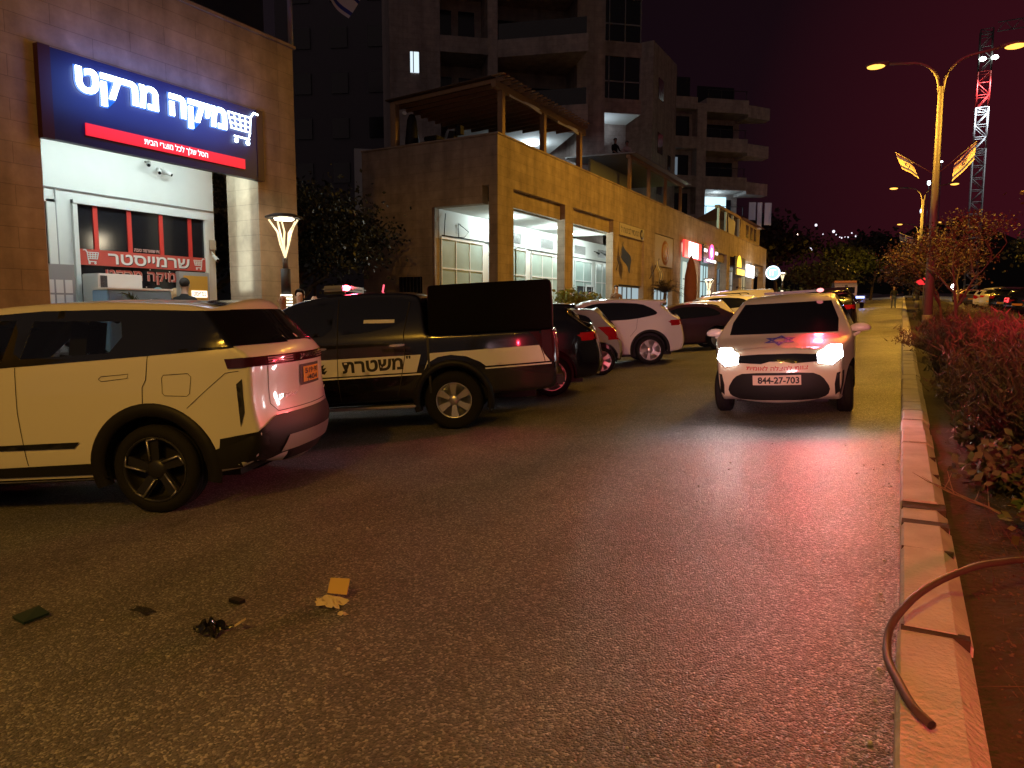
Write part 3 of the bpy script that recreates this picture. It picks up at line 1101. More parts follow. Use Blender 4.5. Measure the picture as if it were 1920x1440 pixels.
# ---------------------------------------------------------------- generic cars
def generic(name, label, kind, matrix, paint, group=None, cat="car", style='five', rim=ALLOY, low=False, rails=False, glow=0.0, trim=False, lamps=True):
    if kind == 'suv':
        sil = [(.62, .28), (.82, .34), (.87, .48), (.87, .66), (.80, 1.05), (.74, 1.12), (.62, 1.19), (.30, 1.44), (.52, 1.535), (.45, 1.56), (-.5, 1.64), (-.95, 1.665), (-1.43, 1.655),
               (-1.7, 1.58), (-2.45, 1.12), (-3.2, 1.0), (-3.42, .88), (-3.47, .6), (-3.4, .34), (-3.2, .25), (-1.4, .25)]
        w, belt, wb, r = .92, 1.13, 2.65, .355
        glass = [(-2.15, 1.13), (-1.0, 1.135), (-.38, 1.137), (.17, 1.216), (.235, 1.265), (.11, 1.38), (-.14, 1.51), (-.75, 1.575), (-1.3, 1.58), (-1.62, 1.49)]
        rw = [(-.62, 1.18), (.62, 1.18), (.55, 1.44), (-.55, 1.44)]
        lampside = [(.47, 1.035), (.60, .945), (.88, .955), (.88, 1.07), (.72, 1.065)]
        lamprear = (.50, .93, .88, 1.07)
    elif kind == 'hatch':
        sil = [(.30, .24), (.44, .34), (.47, .55), (.42, .76), (.33, 1.02), (.26, 1.06), (-.02, 1.41), (-.12, 1.445), (-.6, 1.48), (-1.2, 1.46), (-1.5, 1.39), (-2.3, .98), (-2.95, .86), (-3.15, .7),
               (-3.2, .45), (-3.1, .25), (-2.9, .2), (-1.2, .2)]
        w, belt, wb, r = .85, .98, 2.5, .31
        glass = [(-2.0, .98), (-1.1, 1.0), (-.35, 1.06), (-.13, 1.14), (-.22, 1.30), (-.5, 1.38), (-1.2, 1.38), (-1.5, 1.29)]
        rw = [(-.55, 1.06), (.55, 1.06), (.48, 1.36), (-.48, 1.36)]
        lampside = [(-.04, 1.055), (.18, .83), (.50, .72), (.50, .90), (.30, 1.05)]
        lamprear = (.48, .76, .80, 1.02)
    elif kind == 'sedan':
        sil = [(.75, .26), (.92, .36), (.95, .55), (.93, .85), (.86, .98), (.55, 1.04), (-.1, 1.38), (-.5, 1.43), (-1.1, 1.42), (-1.4, 1.35), (-2.25, .97), (-3.1, .85), (-3.4, .7),
               (-3.45, .45), (-3.3, .24), (-1.2, .22)]
        w, belt, wb, r = .89, .97, 2.65, .32
        glass = [(-1.95, .97), (-1.0, .99), (-.1, 1.03), (.12, 1.08), (-.15, 1.28), (-.6, 1.34), (-1.1, 1.34), (-1.4, 1.26)]
        rw = [(-.60, 1.08), (.60, 1.08), (.50, 1.34), (-.50, 1.34)]
        lampside = [(.62, .80), (.98, .80), (.98, .95), (.66, .94)]
        lamprear = (.45, .78, .86, .95)
    else:   # van
        sil = [(.70, .30), (.85, .38), (.88, .6), (.86, 1.2), (.78, 1.80), (.70, 1.86), (-1.4, 1.89), (-1.85, 1.84), (-2.65, 1.12), (-3.2, .98), (-3.35, .75), (-3.35, .4), (-3.15, .26), (-1.2, .25)]
        w, belt, wb, r = .92, 1.18, 2.8, .33
        glass = [(-2.3, 1.18), (-1.45, 1.2), (-1.42, 1.62), (-1.75, 1.62), (-2.05, 1.42)]
        rw = [(-.68, 1.2), (.68, 1.2), (.62, 1.68), (-.62, 1.68)]
        lampside = [(.70, .8), (.9, .8), (.9, 1.15), (.74, 1.15)]
        lamprear = (.72, .8, .88, 1.15)
    st = .14 if low else .07
    sh = Shell(sil, w, belt, tum=.42 if kind != 'van' else .16, arches=[(0, r + .01, r + .095), (-wb, r + .01, r + .095)], bev=.055, crown=std_crown(), step=st, low=.4)
    c = Car(name, label, sh, matrix, paint, group=group, cat=cat)
    ds = .2 if low else .09
    for v in ('left', 'right'):
        c.decal("side_window", v, glass, BLACKGL, off=.004, step=ds, rnd=1)
        if lamps:
            c.decal("tail_light", v, lampside, REDLENS, off=.008, step=.05)
    c.decal("rear_window", 'rear', rw, BLACKGL, off=.006, step=ds, rnd=1)
    fb = belt + .02
    ft_ = sil[0][1]
    hs = max(p[1] for p in sil)
    c.decal("windscreen", 'front', [(-w + .22, fb + .03), (w - .22, fb + .03), (w - .33, hs - .11), (-w + .33, hs - .11)], BLACKGL, off=.006, step=ds)
    for sg in (-1, 1):
        y0, z0, y1, z1 = lamprear
        gm = REDLENS if not glow else emis("tail_glow_on", (1, .05, .06), glow)
        c.decal("rear_light", 'rear', [(sg * y0, z0), (sg * y1, z0), (sg * y1, z1), (sg * y0, z1)], gm, off=.008, step=.06)
        c.decal("headlight", 'front', [(sg * .42, .62), (sg * (w - .12), .66), (sg * (w - .12), .78), (sg * .45, .74)], mat("lamp_glass", (.5, .5, .52), .1, .3), off=.008, step=.08)
    c.decal("number_plate", 'rear', [(-.26, .60), (.26, .60), (.26, .71), (-.26, .71)], PLATE_Y, off=.010, step=.2)
    c.decal("rear_bumper", 'rear', [(-w + .12, .29), (w - .12, .29), (w - .12, .46), (-w + .12, .46)], PLAST, off=.008, step=ds)
    if not low:
        c.decal("grille", 'front', [(-.45, .45), (.45, .45), (.40, .62), (-.40, .62)], PLAST, off=.008)
        for v in ('left', 'right'):
            c.line("door_gap", v, [(-1.0, belt), (-1.0, .35)], .006, GAP)
            c.line("door_gap", v, [(-.28, belt + .02), (-.32, .9), (-.48, .72)], .006, GAP)
        c.underbody(.2, belt - .3)
        c.mirror(-wb + .55, belt + .05, paint, .19)
    else:
        b = MB(False); b.box(sh.umin + .3, sh.umax - .3, -w + .28, w - .28, .18, .7)
        b.build("underbody", PLAST, c.t)
    if trim:
        c.arch_trim(.05, PLAST, out=.012)
    if rails:
        for sg in (-1, 1):
            b = MB(False)
            b.tube([(.2, sg * .60, hs - .01), (.1, sg * .60, hs + .05), (-1.2, sg * .60, hs + .06), (-1.35, sg * .60, hs)], .018, 6)
            b.build("roof_rail", PLAST, c.t)
    c.wheels((0, -wb), r, .20, r * .72, style, rim, face=.02)
    return c


generic("parked_car", "black SUV parked beyond the police pickup, its rear corner in shadow", 'suv', car_matrix((-5.30, 10.98, 0.03), 60, .92), PAINT_B, "angle-parked cars")
generic("parked_car", "silver hatchback with red tail light between black SUV and white SUV", 'hatch', car_matrix((-5.839, 14.584, .099), 60, .85), PAINT_S, "angle-parked cars", style='six')
vw = generic("parked_car", "white SUV with dark tinted windows beside the silver hatchback", 'suv', car_matrix((-5.576, 17.17, .185), 62, .92), PAINT_W, "angle-parked cars", style='turb', rim=ALLOY, trim=True)
generic("parked_car", "dark maroon car with sloping tail next to the white SUV", 'sedan', car_matrix((-5.0, 22.0, .345), 62, .89), PAINT_M, "angle-parked cars")
generic("parked_car", "white hatchback just past the dark maroon car", 'hatch', car_matrix((-5.5, 25.4, .42), 60, .85), PAINT_W, "angle-parked cars")
generic("parked_van", "white delivery van parked nose-in near the lit shops", 'van', car_matrix((-6.0, 34.5, .65), 62, .92), PAINT_W, cat="van", group="angle-parked cars")
generic("parked_car", "white SUV with black roof rails in front of the white van", 'suv', car_matrix((-5.6, 29.4, .53), 64, .92), PAINT_W, "angle-parked cars", rails=True)
generic("parked_car", "dark SUV close behind the white ambulance car, roof rails catching light", 'suv', car_matrix((-3.35, 27.0, .58), 178, .92), PAINT_B, rails=True)
for k, (lab, kind, x, y, p) in enumerate([
        ("black car far up the left lane behind the dark SUV", 'hatch', -4.4, 38.0, PAINT_B),
        ("dark blue car far up the left lane near the recovery truck", 'sedan', -4.6, 44.5, PAINT_BL),
        ("grey car far up the left lane, nearest to the recovery truck", 'suv', -4.8, 52.0, PAINT_G)]):
    generic("parked_car", lab, kind, car_matrix((x, y, zroad(x, y)), 50, .9), p, "cars far up the left lane", low=True)

# ---------------------------------------------------------------- small white ambulance car, headlights on
sh = Shell([(.30, .22), (.44, .32), (.50, .55), (.50, .80), (.44, 1.0), (.25, 1.38), (.12, 1.45), (-.6, 1.49), (-1.2, 1.475), (-1.52, 1.40), (-2.32, .985), (-2.42, .95), (-2.80, .86), (-2.95, .76),
            (-3.0, .60), (-3.0, .38), (-2.96, .26), (-2.8, .19), (-1.2, .19)],
           .845, .93, tum=.36, arches=[(0, .30, .375), (-2.4, .30, .375)], bev=.05, crown=std_crown(.10, .03, .13, .10), rt=.10, ft=.13, low=.4, lowk=.1, barrel=.03)
PIC_POS, PIC_TH = (-1.50, 12.15), 3.0
n_ = Vector((-0.053, -0.028, 1)).normalized()
d_ = Vector((math.sin(R(PIC_TH)) * -1, math.cos(R(PIC_TH)), 0)); d_ = (d_ - n_ * d_.dot(n_)).normalized()
pm = Matrix((d_, n_.cross(d_), n_)).transposed().to_4x4()
pm.translation = (PIC_POS[0], PIC_POS[1], zroad(*PIC_POS))
pic = Car("ambulance_car", "small white emergency hatchback with headlights on and a blue star on its bonnet", sh, pm, mat("sodium_tinted_white_paint", (.60, .575, .44), .35, coat=.6))  # white paint, with yellow sodium reflections put into its colour
pic.decal("windscreen", 'front', [(-.66, 1.0), (.66, 1.0), (.66, 1.15), (.56, 1.385), (-.56, 1.385), (-.66, 1.15)], BLACKGL, off=.006)
for v in ('left', 'right'):
    pic.decal("side_window", v, [(-2.05, .95), (-1.1, .97), (-.2, 1.0), (.05, 1.05), (-.05, 1.30), (-.6, 1.39), (-1.2, 1.385), (-1.5, 1.29)], BLACKGL, off=.004, rnd=1)
    pic.line("door_gap", v, [(-1.95, .9), (-1.98, .5), (-1.8, .3)], .006, GAP)
    pic.line("door_gap", v, [(-.9, .95), (-.9, .3)], .006, GAP)
pic.decal("upper_grille", 'front', [(-.45, .69), (-.18, .675), (-.08, .70), (.08, .70), (.18, .675), (.45, .69), (.44, .775), (.2, .79), (-.2, .79), (-.44, .775)], GLOSSBLK, off=.008, step=.05)
pic.decal("lower_grille", 'front', [(-.42, .235), (.42, .235), (.56, .29), (.585, .38), (.50, .52), (.38, .57), (-.38, .57), (-.50, .52), (-.585, .38), (-.56, .29)], PLAST, off=.008, rnd=1, step=.06)
gr = MB(False)
for k in range(5):
    pass
gr.bm.free()
for sg in (-1, 1):
    hl = pic.decal("headlight", 'front', [(sg * .45, .67), (sg * .62, .64), (sg * .725, .73), (sg * .715, .86), (sg * .58, .865), (sg * .44, .78)],
                   mat("lamp_glass", (.5, .5, .52), .1, .3), off=.006, step=.04)
    pic.decal("headlight_lens", 'front', [(sg * .455, .675), (sg * .61, .65), (sg * .715, .735), (sg * .705, .855), (sg * .58, .86), (sg * .45, .78)],
              emis("headlight_on", (.95, .98, 1.0), 60), off=.012, step=.04, parent=hl)
    pic.decal("fog_vent", 'front', [(sg * .635, .29), (sg * .69, .28), (sg * .72, .42), (sg * .73, .57), (sg * .655, .55), (sg * .63, .42)], PLAST, off=.008, step=.05)
pic.decal("number_plate", 'front', [(-.27, .425), (.27, .425), (.27, .54), (-.27, .54)], mat("white_plate", (.62, .50, .40), .5), off=.030, step=.3)
pic.text("844-27-703", 'front', .02, .482, .46, .08, BLKP, bold=.03, off=.036, rtl=False)
pic.text("צוות להצלה לאומית", 'front', 0, .622, .70, .055, mat("red_letters", (.45, .05, .05), .5), bold=.02, off=.006, wave=.012)
# six-pointed star on the bonnet
st = MB(False)
for rot0 in (0, math.pi):
    tri = [(math.cos(rot0 + 2 * math.pi * k / 3), math.sin(rot0 + 2 * math.pi * k / 3)) for k in range(3)]
    cx_, r_o, r_i = -2.63, .21, .135
    for k in range(3):
        a, c = Vector(tri[k]), Vector(tri[(k + 1) % 3])
        prev = None
        for j in range(9):
            t = j / 8
            po = a.lerp(c, t) * r_o; pi_ = a.lerp(c, t) * r_i
            q0 = pic.proj('top', cx_ + po.x * .95, po.y, .005 + (.002 if rot0 else 0)); q1 = pic.proj('top', cx_ + pi_.x * .95, pi_.y, .005 + (.002 if rot0 else 0))
            cur = (st.bm.verts.new(q0), st.bm.verts.new(q1))
            if prev:
                st.bm.faces.new([prev[0], prev[1], cur[1], cur[0]])
            prev = cur
st.build("bonnet_star", BLUEP, pic.t)
pic.wheels((0, -2.4), .29, .175, .205, 'five', ALLOY, face=.03)
pic.underbody(.16, .7)
pic.mirror(-1.98, 1.02, PAINT_W, .22)
pic.decal("bumper_lip", 'front', [(-.68, .195), (.68, .195), (.68, .235), (-.68, .235)], PLAST, off=.008)
b = MB(False)
b.box(-.85, -.70, -.40, .40, 1.515, 1.55)
b.build("light_bar", mat("light_bar_lens", (.30, .30, .32), .15), pic.t, bevel=.02)
for sg in (-1, 1):
    p0 = pm @ Vector((-3.12, sg * .58, .69))
    p1 = pm @ Vector((-13, sg * .58 + .4 * sg, .35))
    lamp('SPOT', p0, 60, (1.0, .66, .62), size=.06, target=p1, angle=120, blend=1.0, name="headlight_beam")
lamp('SPOT', pm @ Vector((-1.62, -.42, 1.60)), 620, (1, .03, .055), size=.06, target=pm @ Vector((-12, -1.2, 1.2)), angle=88, blend=1.0, name="red_beacon_light")
lamp('SPOT', pm @ Vector((-1.5, .5, 1.62)), 650, (1, .10, .12), size=.06, target=(-5.7, 5.0, .8), angle=46, blend=.6, name="red_beacon_light")
b = MB(False); b.ball((-1.45, -.42, 1.535), .035, (1, 1.3, .8), 10, 6); b.build('beacon', emis('beacon_glow', (1, .25, .25), 3), pic.t)

# ================================================================== GROUND
def sheet(name, xs, ys, zf, m, dz=0.0):
    b = MB()
    V = [[b.bm.verts.new((x, y, zf(x, y) + dz)) for y in ys] for x in xs]
    for i in range(len(xs) - 1):
        for j in range(len(ys) - 1):
            b.bm.faces.new([V[i][j], V[i + 1][j], V[i + 1][j + 1], V[i][j + 1]])
    return struct(b.build(name, m))


YS = [-40, -10, 0, 5, 10, 20, 40, 80, 130, 200, 300]


def kx(y):
    return 0.052 - 0.008 * y if y > 0 else 0.052


bb = MB()
prev = None
for y in YS:
    cur = [bb.bm.verts.new((x, y, zroad(x, y))) for x in (-9.4, -6, -3, kx(y) + .1)]
    if prev:
        for i in range(3):
            bb.bm.faces.new([prev[i], prev[i + 1], cur[i + 1], cur[i]])
    prev = cur
struct(bb.build("road", ASPHALT))
sheet("oncoming_road", [3.3, 8, 13], YS, zmed, ASPHALT, -.12)
sheet("sidewalk", [-60, -30, -11, -10.2, -9.4], YS, zwalk, PAVE)
sheet("far_sidewalk", [13, 60], YS, zmed, PAVE, 0.03)
sheet("ground", [-900, -300, 0, 300, 900], [-300, 0, 150, 310, 900], lambda x, y: .028 * min(y, 200) - 1.6, SOIL)
# sidewalk kerb on the far side of the parking lane
b = MB()
for y0, y1 in zip(YS, YS[1:]):
    b.prism([(-9.40, y0, zroad(-9.4, y0) - .1), (-9.22, y0, zroad(-9.22, y0) - .1), (-9.24, y0, zwalk(-9.4, y0) + .004), (-9.40, y0, zwalk(-9.4, y0) + .004)], (0, y1 - y0, .028 * (y1 - y0)))
struct(b.build("sidewalk_kerb", CONC))
# median kerb: one kerb of separate stones with open joints and two broken gaps
b = MB()
rk = random.Random(3)
cuts = [-2.0, -1.0, 0.05, 1.0, 2.0, 3.08]
breaks = {3.10: 4.36, 4.62: 4.95}
segs = [(-2, -1.0), (-.99, 0.02), (.03, 1.03), (1.04, 2.06), (2.07, 3.08), (3.11, 4.10), (4.11, 4.53), (4.62, 4.88), (5.02, 5.80), (5.81, 6.4), (6.42, 7.0)]
y = 7.02
while y < 150:
    L = .62 if y < 40 else 4.0
    segs.append((y, y + L - .02))
    y += L
for y0, y1 in segs:
    jx = rk.uniform(-.008, .008) if y0 < 40 else 0
    jz = rk.uniform(-.010, .010) if y0 < 40 else 0
    x0 = kx((y0 + y1) / 2) + jx
    zb = lambda yy: zroad(x0, yy)
    pr = [(0, -.15), (0, .145), (.012, .165), (.185, .168), (.245, .12), (.245, -.15)]
    b.prism([(x0 + px, y0, zb(y0) + pz + jz) for px, pz in pr], (-.008 * (y1 - y0), y1 - y0, .028 * (y1 - y0)))
struct(b.build("median_kerb", CONC, bevel=0))
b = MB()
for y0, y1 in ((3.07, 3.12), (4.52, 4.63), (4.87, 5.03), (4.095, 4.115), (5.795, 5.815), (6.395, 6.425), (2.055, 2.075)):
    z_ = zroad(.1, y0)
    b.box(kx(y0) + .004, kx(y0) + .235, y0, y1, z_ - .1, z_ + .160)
struct(b.build("joint_shade_fill", SOIL))  # dark fill added so the open joints look shaded
# soil of the median
bb = MB()
prev = None
ysd = [-10 + .35 * i for i in range(100)] + [25 + 2 * i for i in range(80)]
rs = random.Random(5)
for y in ysd:
    cur = []
    for x in (kx(y) + .2, .55, .9, 1.4, 2.0, 2.7, 3.4, 3.5):
        d = rs.uniform(-.035, .045) if .3 < x < 3.3 else 0
        cur.append(bb.bm.verts.new((x, y, zmed(x, y) + d - (.06 if x > 3.45 else 0) + (.0 if x > .3 else -.02))))
    if prev:
        for i in range(len(cur) - 1):
            bb.bm.faces.new([prev[i], prev[i + 1], cur[i + 1], cur[i]])
    prev = cur
struct(bb.build("median_soil", SOIL, smooth=True))
# far hill, black against the sky
b = MB()
hp = []
for i in range(31):
    x = -330 + i * 22
    hp.append((x, 420, 24 + 16 * math.sin(i * .5) + 8 * math.sin(i * 1.3) - .0 * i))
b.prism([(hp[0][0], 420, -5)] + hp + [(hp[-1][0], 420, -5)], (0, 60, 0))
struct(b.build("hills", mat("night_hill", (.02, .02, .018), 1)))

# ================================================================== MARKET BUILDING (left)
FX = -11.3
mk = thing("market_building", "stone-clad corner shop building with a lit white recess under a big blue sign", "building", (FX, 9, .25))
b = MB()
TOP = 6.83
b.box(-20, FX, -14, 6.05, -.4, TOP)                       # block left of the opening
b.box(-12.35, FX, 6.05, 11.09, 5.34, TOP)                  # upper wall over the opening
b.box(-12.20, FX, 10.08, 11.09, -.2, 5.34)                 # pillar
b.build("wall", STONE, mk)
b = MB()
b.box(-20, FX + .05, -14, 11.14, TOP + .002, TOP + .06)
b.build("coping", STONE, mk)
b = MB()
b.box(-13.3, -13.1, 6.02, 10.46, -.2, 4.80)
b.build("inner_wall", PLASTER, mk)
b = MB()
b.box(-13.3, FX - .32, 6.06, 10.46, 4.80, 4.95)
b.box(-12.34, FX - .32, 10.46, 10.9, 4.80, 4.95)
b.build("recess_ceiling", PLASTER, mk)
b = MB()
b.box(-13.1, FX - .02, 6.052, 6.07, 0, 4.8)
b.build("recess_side_wall", PLASTER, mk)
b = MB()
b.box(-20, -13.3, 6.05, 10.2, -.4, 6.6)
b.build("rear_block", STONE, mk)
# dark shop window with red mullions
XI = -13.1
wn = MB(); wn.box(XI - .02, XI + .02, 7.54, 10.17, 1.0, 3.40)
wn = wn.build("window", FARGL, mk)
b = MB()
for yy in (7.87, 8.52, 9.18, 9.83):
    b.box(XI + .02, XI + .045, yy - .04, yy + .04, 2.61, 3.39)
b.build("mullion", REDP, wn)
b = MB()
b.box(XI, XI + .07, 7.46, 7.54, .9, 3.46); b.box(XI, XI + .07, 10.17, 10.25, .9, 3.46); b.box(XI, XI + .09, 7.46, 10.25, 3.40, 3.47)
b.build("window_frame", PLASTER, wn)
b = MB(); b.box(XI + .02, XI + .05, 7.545, 10.165, 2.33, 2.61)
band = b.build("sign_band", mat("red_sign_band", (.55, .07, .05), .5), wn)
RT, UP = (0, 1, 0), (0, 0, 1)
letters("שרמייסטר", (XI + .056, 8.92, 2.465), RT, UP, 1.72, .20, WHITEP, parent=band, bold=.022)
letters("שרמייסטר", (XI + .053, 8.935, 2.45), RT, UP, 1.72, .20, BLKP, "lettering_shadow", parent=band, bold=.022)
letters("מיקה מרקט", (XI + .056, 8.72, 2.14), RT, UP, 1.45, .25, mat("pale_outline", (.7, .42, .36), .5), "outline_lettering", parent=wn, bold=.045)
letters("מיקה מרקט", (XI + .060, 8.72, 2.14), RT, UP, 1.45, .25, mat("brick_red_letters", (.45, .07, .05), .5), parent=wn, bold=.012)
letters("חנות שווארמה טובה", (XI + .03, 8.90, 2.665), RT, UP, .60, .06, mat("pale_pink_letters", (.62, .35, .32), .5), parent=wn, bold=.03)


def cart(c, s, m, parent, flip=1, name="cart_emblem", x=0.004, depth=.01, wk=1.0):
    """little shopping-trolley sign drawn with bars; s = size"""
    b = MB()
    X0, Y0, Z0 = c

    def bar(p, q, w):
        p = Vector((0, p[0] * s * flip, p[1] * s)); q = Vector((0, q[0] * s * flip, q[1] * s))
        d = (q - p).normalized(); n = Vector((0, -d.z, d.y)) * w * s * wk / 2
        o = Vector((X0 + x, Y0, Z0))
        b.prism([o + p - n, o + q - n, o + q + n, o + p + n], (depth, 0, 0))
    for k in range(5):      # basket uprights
        t = k / 4
        bar((-.50 + t * .86, .34), (-.38 + t * .70, -.12), .06)
    for k in range(4):
        t = k / 3
        bar((-.52 + .10 * t, .34 - .46 * t), (.38 - .05 * t, .34 - .46 * t), .06)
    bar((.36, .34), (.48, .52), .08); bar((.48, .52), (.66, .50), .09)
    bar((.33, -.12), (.24, -.36), .07); bar((-.30, -.34), (.30, -.34), .07)
    for yy in (-.22, .22):
        for k in range(8):
            a0, a1 = k * math.pi / 4, (k + 1) * math.pi / 4
            bar((yy + .06 * math.cos(a0), -.46 + .06 * math.sin(a0)), (yy + .06 * math.cos(a1), -.46 + .06 * math.sin(a1)), .06)
    return b.build(name, m, parent)


cart((XI + .05, 7.76, 2.475), .24, WHITEP, band, -1)
cart((XI + .05, 9.99, 2.475), .22, WHITEP, band, 1)
b = MB()
b.lathe([(.001, .0), (.14, .0), (.14, .012), (.001, .012)], 24, (XI + .022, 9.06, 1.83), 'X')
pic1 = b.build("picture_disc", mat("beach_picture", (.20, .36, .42), .5, var=.8, vscale=12), wn)
b = MB()
b.lathe([(.001, .0), (.13, .0), (.13, .012), (.001, .012)], 24, (XI + .022, 9.45, 1.84), 'X')
b.build("picture_disc", mat("food_picture", (.55, .36, .2), .5, var=.7, vscale=14), wn)
b = MB()
rs = random.Random(2)
for k in range(14):
    yy, zz = rs.uniform(7.6, 9.4), rs.uniform(1.8, 2.3)
    b.box(XI + .021, XI + .026, yy, yy + .02, zz, zz + .02)
b.build("printed_stars", WHITEP, wn)
# side door
dr = MB(); dr.box(XI - .01, XI + .03, 6.10, 7.02, .3, 3.36)
dr = dr.build("door", FARGL, mk)
b = MB(); b.box(XI, XI + .07, 7.02, 7.16, .3, 3.42); b.box(XI, XI + .07, 6.08, 7.16, 3.37, 3.45)
b.build("door_frame", PLASTER, dr)
b = MB(); b.tube([(XI + .02, 6.2, 3.64), (XI + .025, 8, 3.62), (XI + .03, 9.3, 3.615), (XI + .02, 10.44, 3.60)], .012, 6)
b.tube([(XI + .02, 7.2, 3.64), (XI + .02, 7.2, .5)], .012, 6)
b.build("conduit", GREYP, mk)
# cash machine
at = thing("cash_machine", "cash machine with a yellow surround and lit sign in the shop wall", "cash machine", (XI, 9.85, .3))
b = MB(); b.box(XI + .02, XI + .16, 9.46, 10.16, .3, 2.30)
b.build("surround", GREYP, at, bevel=.01)
b = MB(); b.box(XI + .161, XI + .175, 9.54, 10.10, .4, 2.22)
b.build("face_panel", mat("ochre_panel", (.62, .33, .05), .5), at)
b = MB(); b.box(XI + .18, XI + .20, 9.70, 10.06, 1.78, 1.92)
lsn = b.build("lit_sign", emis("atm_sign", (1, .93, .75), 1.6), at)
letters("כספומט", (XI + .203, 9.88, 1.85), RT, UP, .30, .08, mat("atm_red", (.30, .10, .05), .5), parent=lsn)
b = MB(); b.box(XI + .18, XI + .195, 9.62, 10.04, 1.35, 1.66)
b.build("screen", emis("atm_screen", (.5, .75, .9), .5), at)
# the big sign
sg_ = thing("store_sign", "large dark blue shop sign with glowing white Hebrew letters and a red strip", "shop sign", (FX, 8.1, 4.7))
b = MB(); b.box(FX + .01, FX + .12, 6.20, 9.98, 4.03, 5.34)
b.build("panel", mat("navy_sign_face", (.012, .020, .085), .45), sg_)
for y0, y1 in ((6.03, 6.20), (9.98, 10.14)):
    b = MB(); b.box(FX + .01, FX + .13, y0, y1, 4.02, 5.35)
    b.build("edge_strip", mat("purple_edge", (.045, .008, .022), .5), sg_)
b = MB(); b.box(FX - .3, FX + .005, 6.06, 10.07, 4.78, 5.345); b.box(FX - .02, FX + .008, 6.06, 10.07, 4.03, 4.9)
b.build("backing", mat("navy_backing", (.006, .008, .025), .6), sg_)
SGLOW = emis("sign_white", (.72, .88, 1.0), 9.0)
letters("מיקה מרקט", (FX + .155, 7.90, 4.93), RT, UP, 2.72, .50, SGLOW, "lettering", sg_, bold=.035, depth=.015)
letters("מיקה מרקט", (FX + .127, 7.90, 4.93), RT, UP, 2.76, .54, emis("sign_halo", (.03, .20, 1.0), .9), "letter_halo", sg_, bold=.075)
cart((FX + .15, 9.60, 4.95), .60, SGLOW, sg_, 1, wk=.55)
b = MB(); b.box(FX + .125, FX + .15, 6.66, 9.66, 4.18, 4.36)
strip = b.build("red_strip", emis("sign_red", (1, .02, .04), 1.0), sg_)
letters("הסל שלך לכל מוצרי הבית", (FX + .156, 8.22, 4.27), RT, UP, 1.22, .135, emis("sign_small_white", (.9, .9, .95), 2.0), "lettering", sg_, bold=.02)
lamp('AREA', (FX + .62, 8.0, 4.95), 27, (.10, .25, 1.0), size=(3.2, .7), target=(FX, 8.0, 4.95), name="sign_glow_light")
lamp('AREA', (-11.75, 8.1, 4.7), 75, (.82, 1.0, .97), size=(3.6, .25), target=(-12.9, 8.1, 1.5), name="recess_light")
lamp('AREA', (-11.75, 10.02, 3.1), 5, (.82, 1.0, .97), size=(.4, 2.4), target=(-11.75, 14, 3.1), name="recess_light")


def camera_box(loc, d, label, dome=False, mount=None, m=WHITEP):
    c = thing("security_camera", label, "security camera", loc)
    L = Vector(loc); d = Vector(d).normalized()
    b = MB()
    b.tube([L - d * .09, L + d * .07, L + d * .10], [.04, .042, .036], 10)
    hs = b.build("housing", m, c)
    b = MB(); b.tube([L + d * .095, L + d * .105], [.03, .03], 10)
    b.build("lens", BLACKGL, hs)
    b = MB(); mt = Vector(mount) if mount else L + Vector((0, 0, .14))
    b.tube([L, (L + mt) / 2 + Vector((0, 0, .02)), mt], .014, 6); b.ball(mt, .035, (1, 1, .6), 8, 6)
    b.build("bracket", m, c)
    return c


camera_box((XI + .16, 8.90, 4.32), (1, -.7, -.6), "dome-backed security camera high under the shop sign, left of a pair", mount=(XI + .01, 8.95, 4.38), m=GREYP)
camera_box((XI + .14, 9.12, 4.22), (1, -.5, -.6), "left camera of the pair under the shop sign", mount=(XI + .01, 9.2, 4.30))
camera_box((XI + .14, 9.30, 4.22), (1, .5, -.6), "right camera of the pair under the shop sign", mount=(XI + .01, 9.22, 4.30))
camera_box((XI + .13, 10.36, 2.62), (1, -.2, -.6), "security camera on the white wall beside the cash machine", mount=(XI + .01, 10.36, 2.75))
b = MB(); b.box(XI + .005, XI + .06, 10.28, 10.44, 2.80, 3.0)
tag(b.build("wall_box", mat("beige_box", (.45, .40, .32), .6)), "small beige box on the wall above the lowest camera", "wall box")
# fridge, freezer and stand in front of the shop
fr_ = thing("white_fridge", "pale white fridge box standing behind the blue freezer", "fridge", (-12.7, 7.85, .3))
b = MB(); b.box(-12.95, -12.45, 7.50, 8.32, .3, 2.16); b.build("cabinet", WHITEP, fr_, bevel=.015)
b = MB()
for k in range(7):
    b.box(-12.449, -12.44, 7.53 + k * .018, 7.54 + k * .018, 1.9, 2.12)
b.build("vent_slats", DARKSTEEL, fr_)
fz = thing("blue_freezer", "low blue ice-cream freezer in front of the white fridge", "freezer", (-12.2, 8.2, .3))
b = MB(); b.box(-12.42, -11.95, 7.35, 8.55, .3, 1.86); b.build("cabinet", mat("light_blue_panel", (.20, .38, .66), .45), fz, bevel=.015)
b = MB(); b.box(-12.44, -11.93, 7.33, 8.57, 1.861, 1.90); b.build("lid", WHITEP, fz, bevel=.01)
b = MB(); b.ball((-11.945, 8.15, 1.64), .09, (.05, 1, .8)); b.build("printed_mark", WHITEP, fz)
mn = thing("price_board", "grey price board covered in white notices beside the stone wall", "notice board", (-12.3, 6.75, .3))
b = MB(); b.box(-12.55, -12.5, 6.45, 7.12, .6, 2.28); b.build("board", GREYP, mn)
b = MB()
for i in range(4):
    for j in range(5):
        b.box(-12.498, -12.494, 6.50 + i * .15, 6.62 + i * .15, .8 + j * .25, 1.02 + j * .25)
b.build("notice", WHITEP, mn)
b = MB(); b.box(-12.56, -12.49, 6.5, 6.56, .25, .6); b.box(-12.56, -12.49, 7.0, 7.06, .25, .6); b.build("leg", DARKSTEEL, mn)


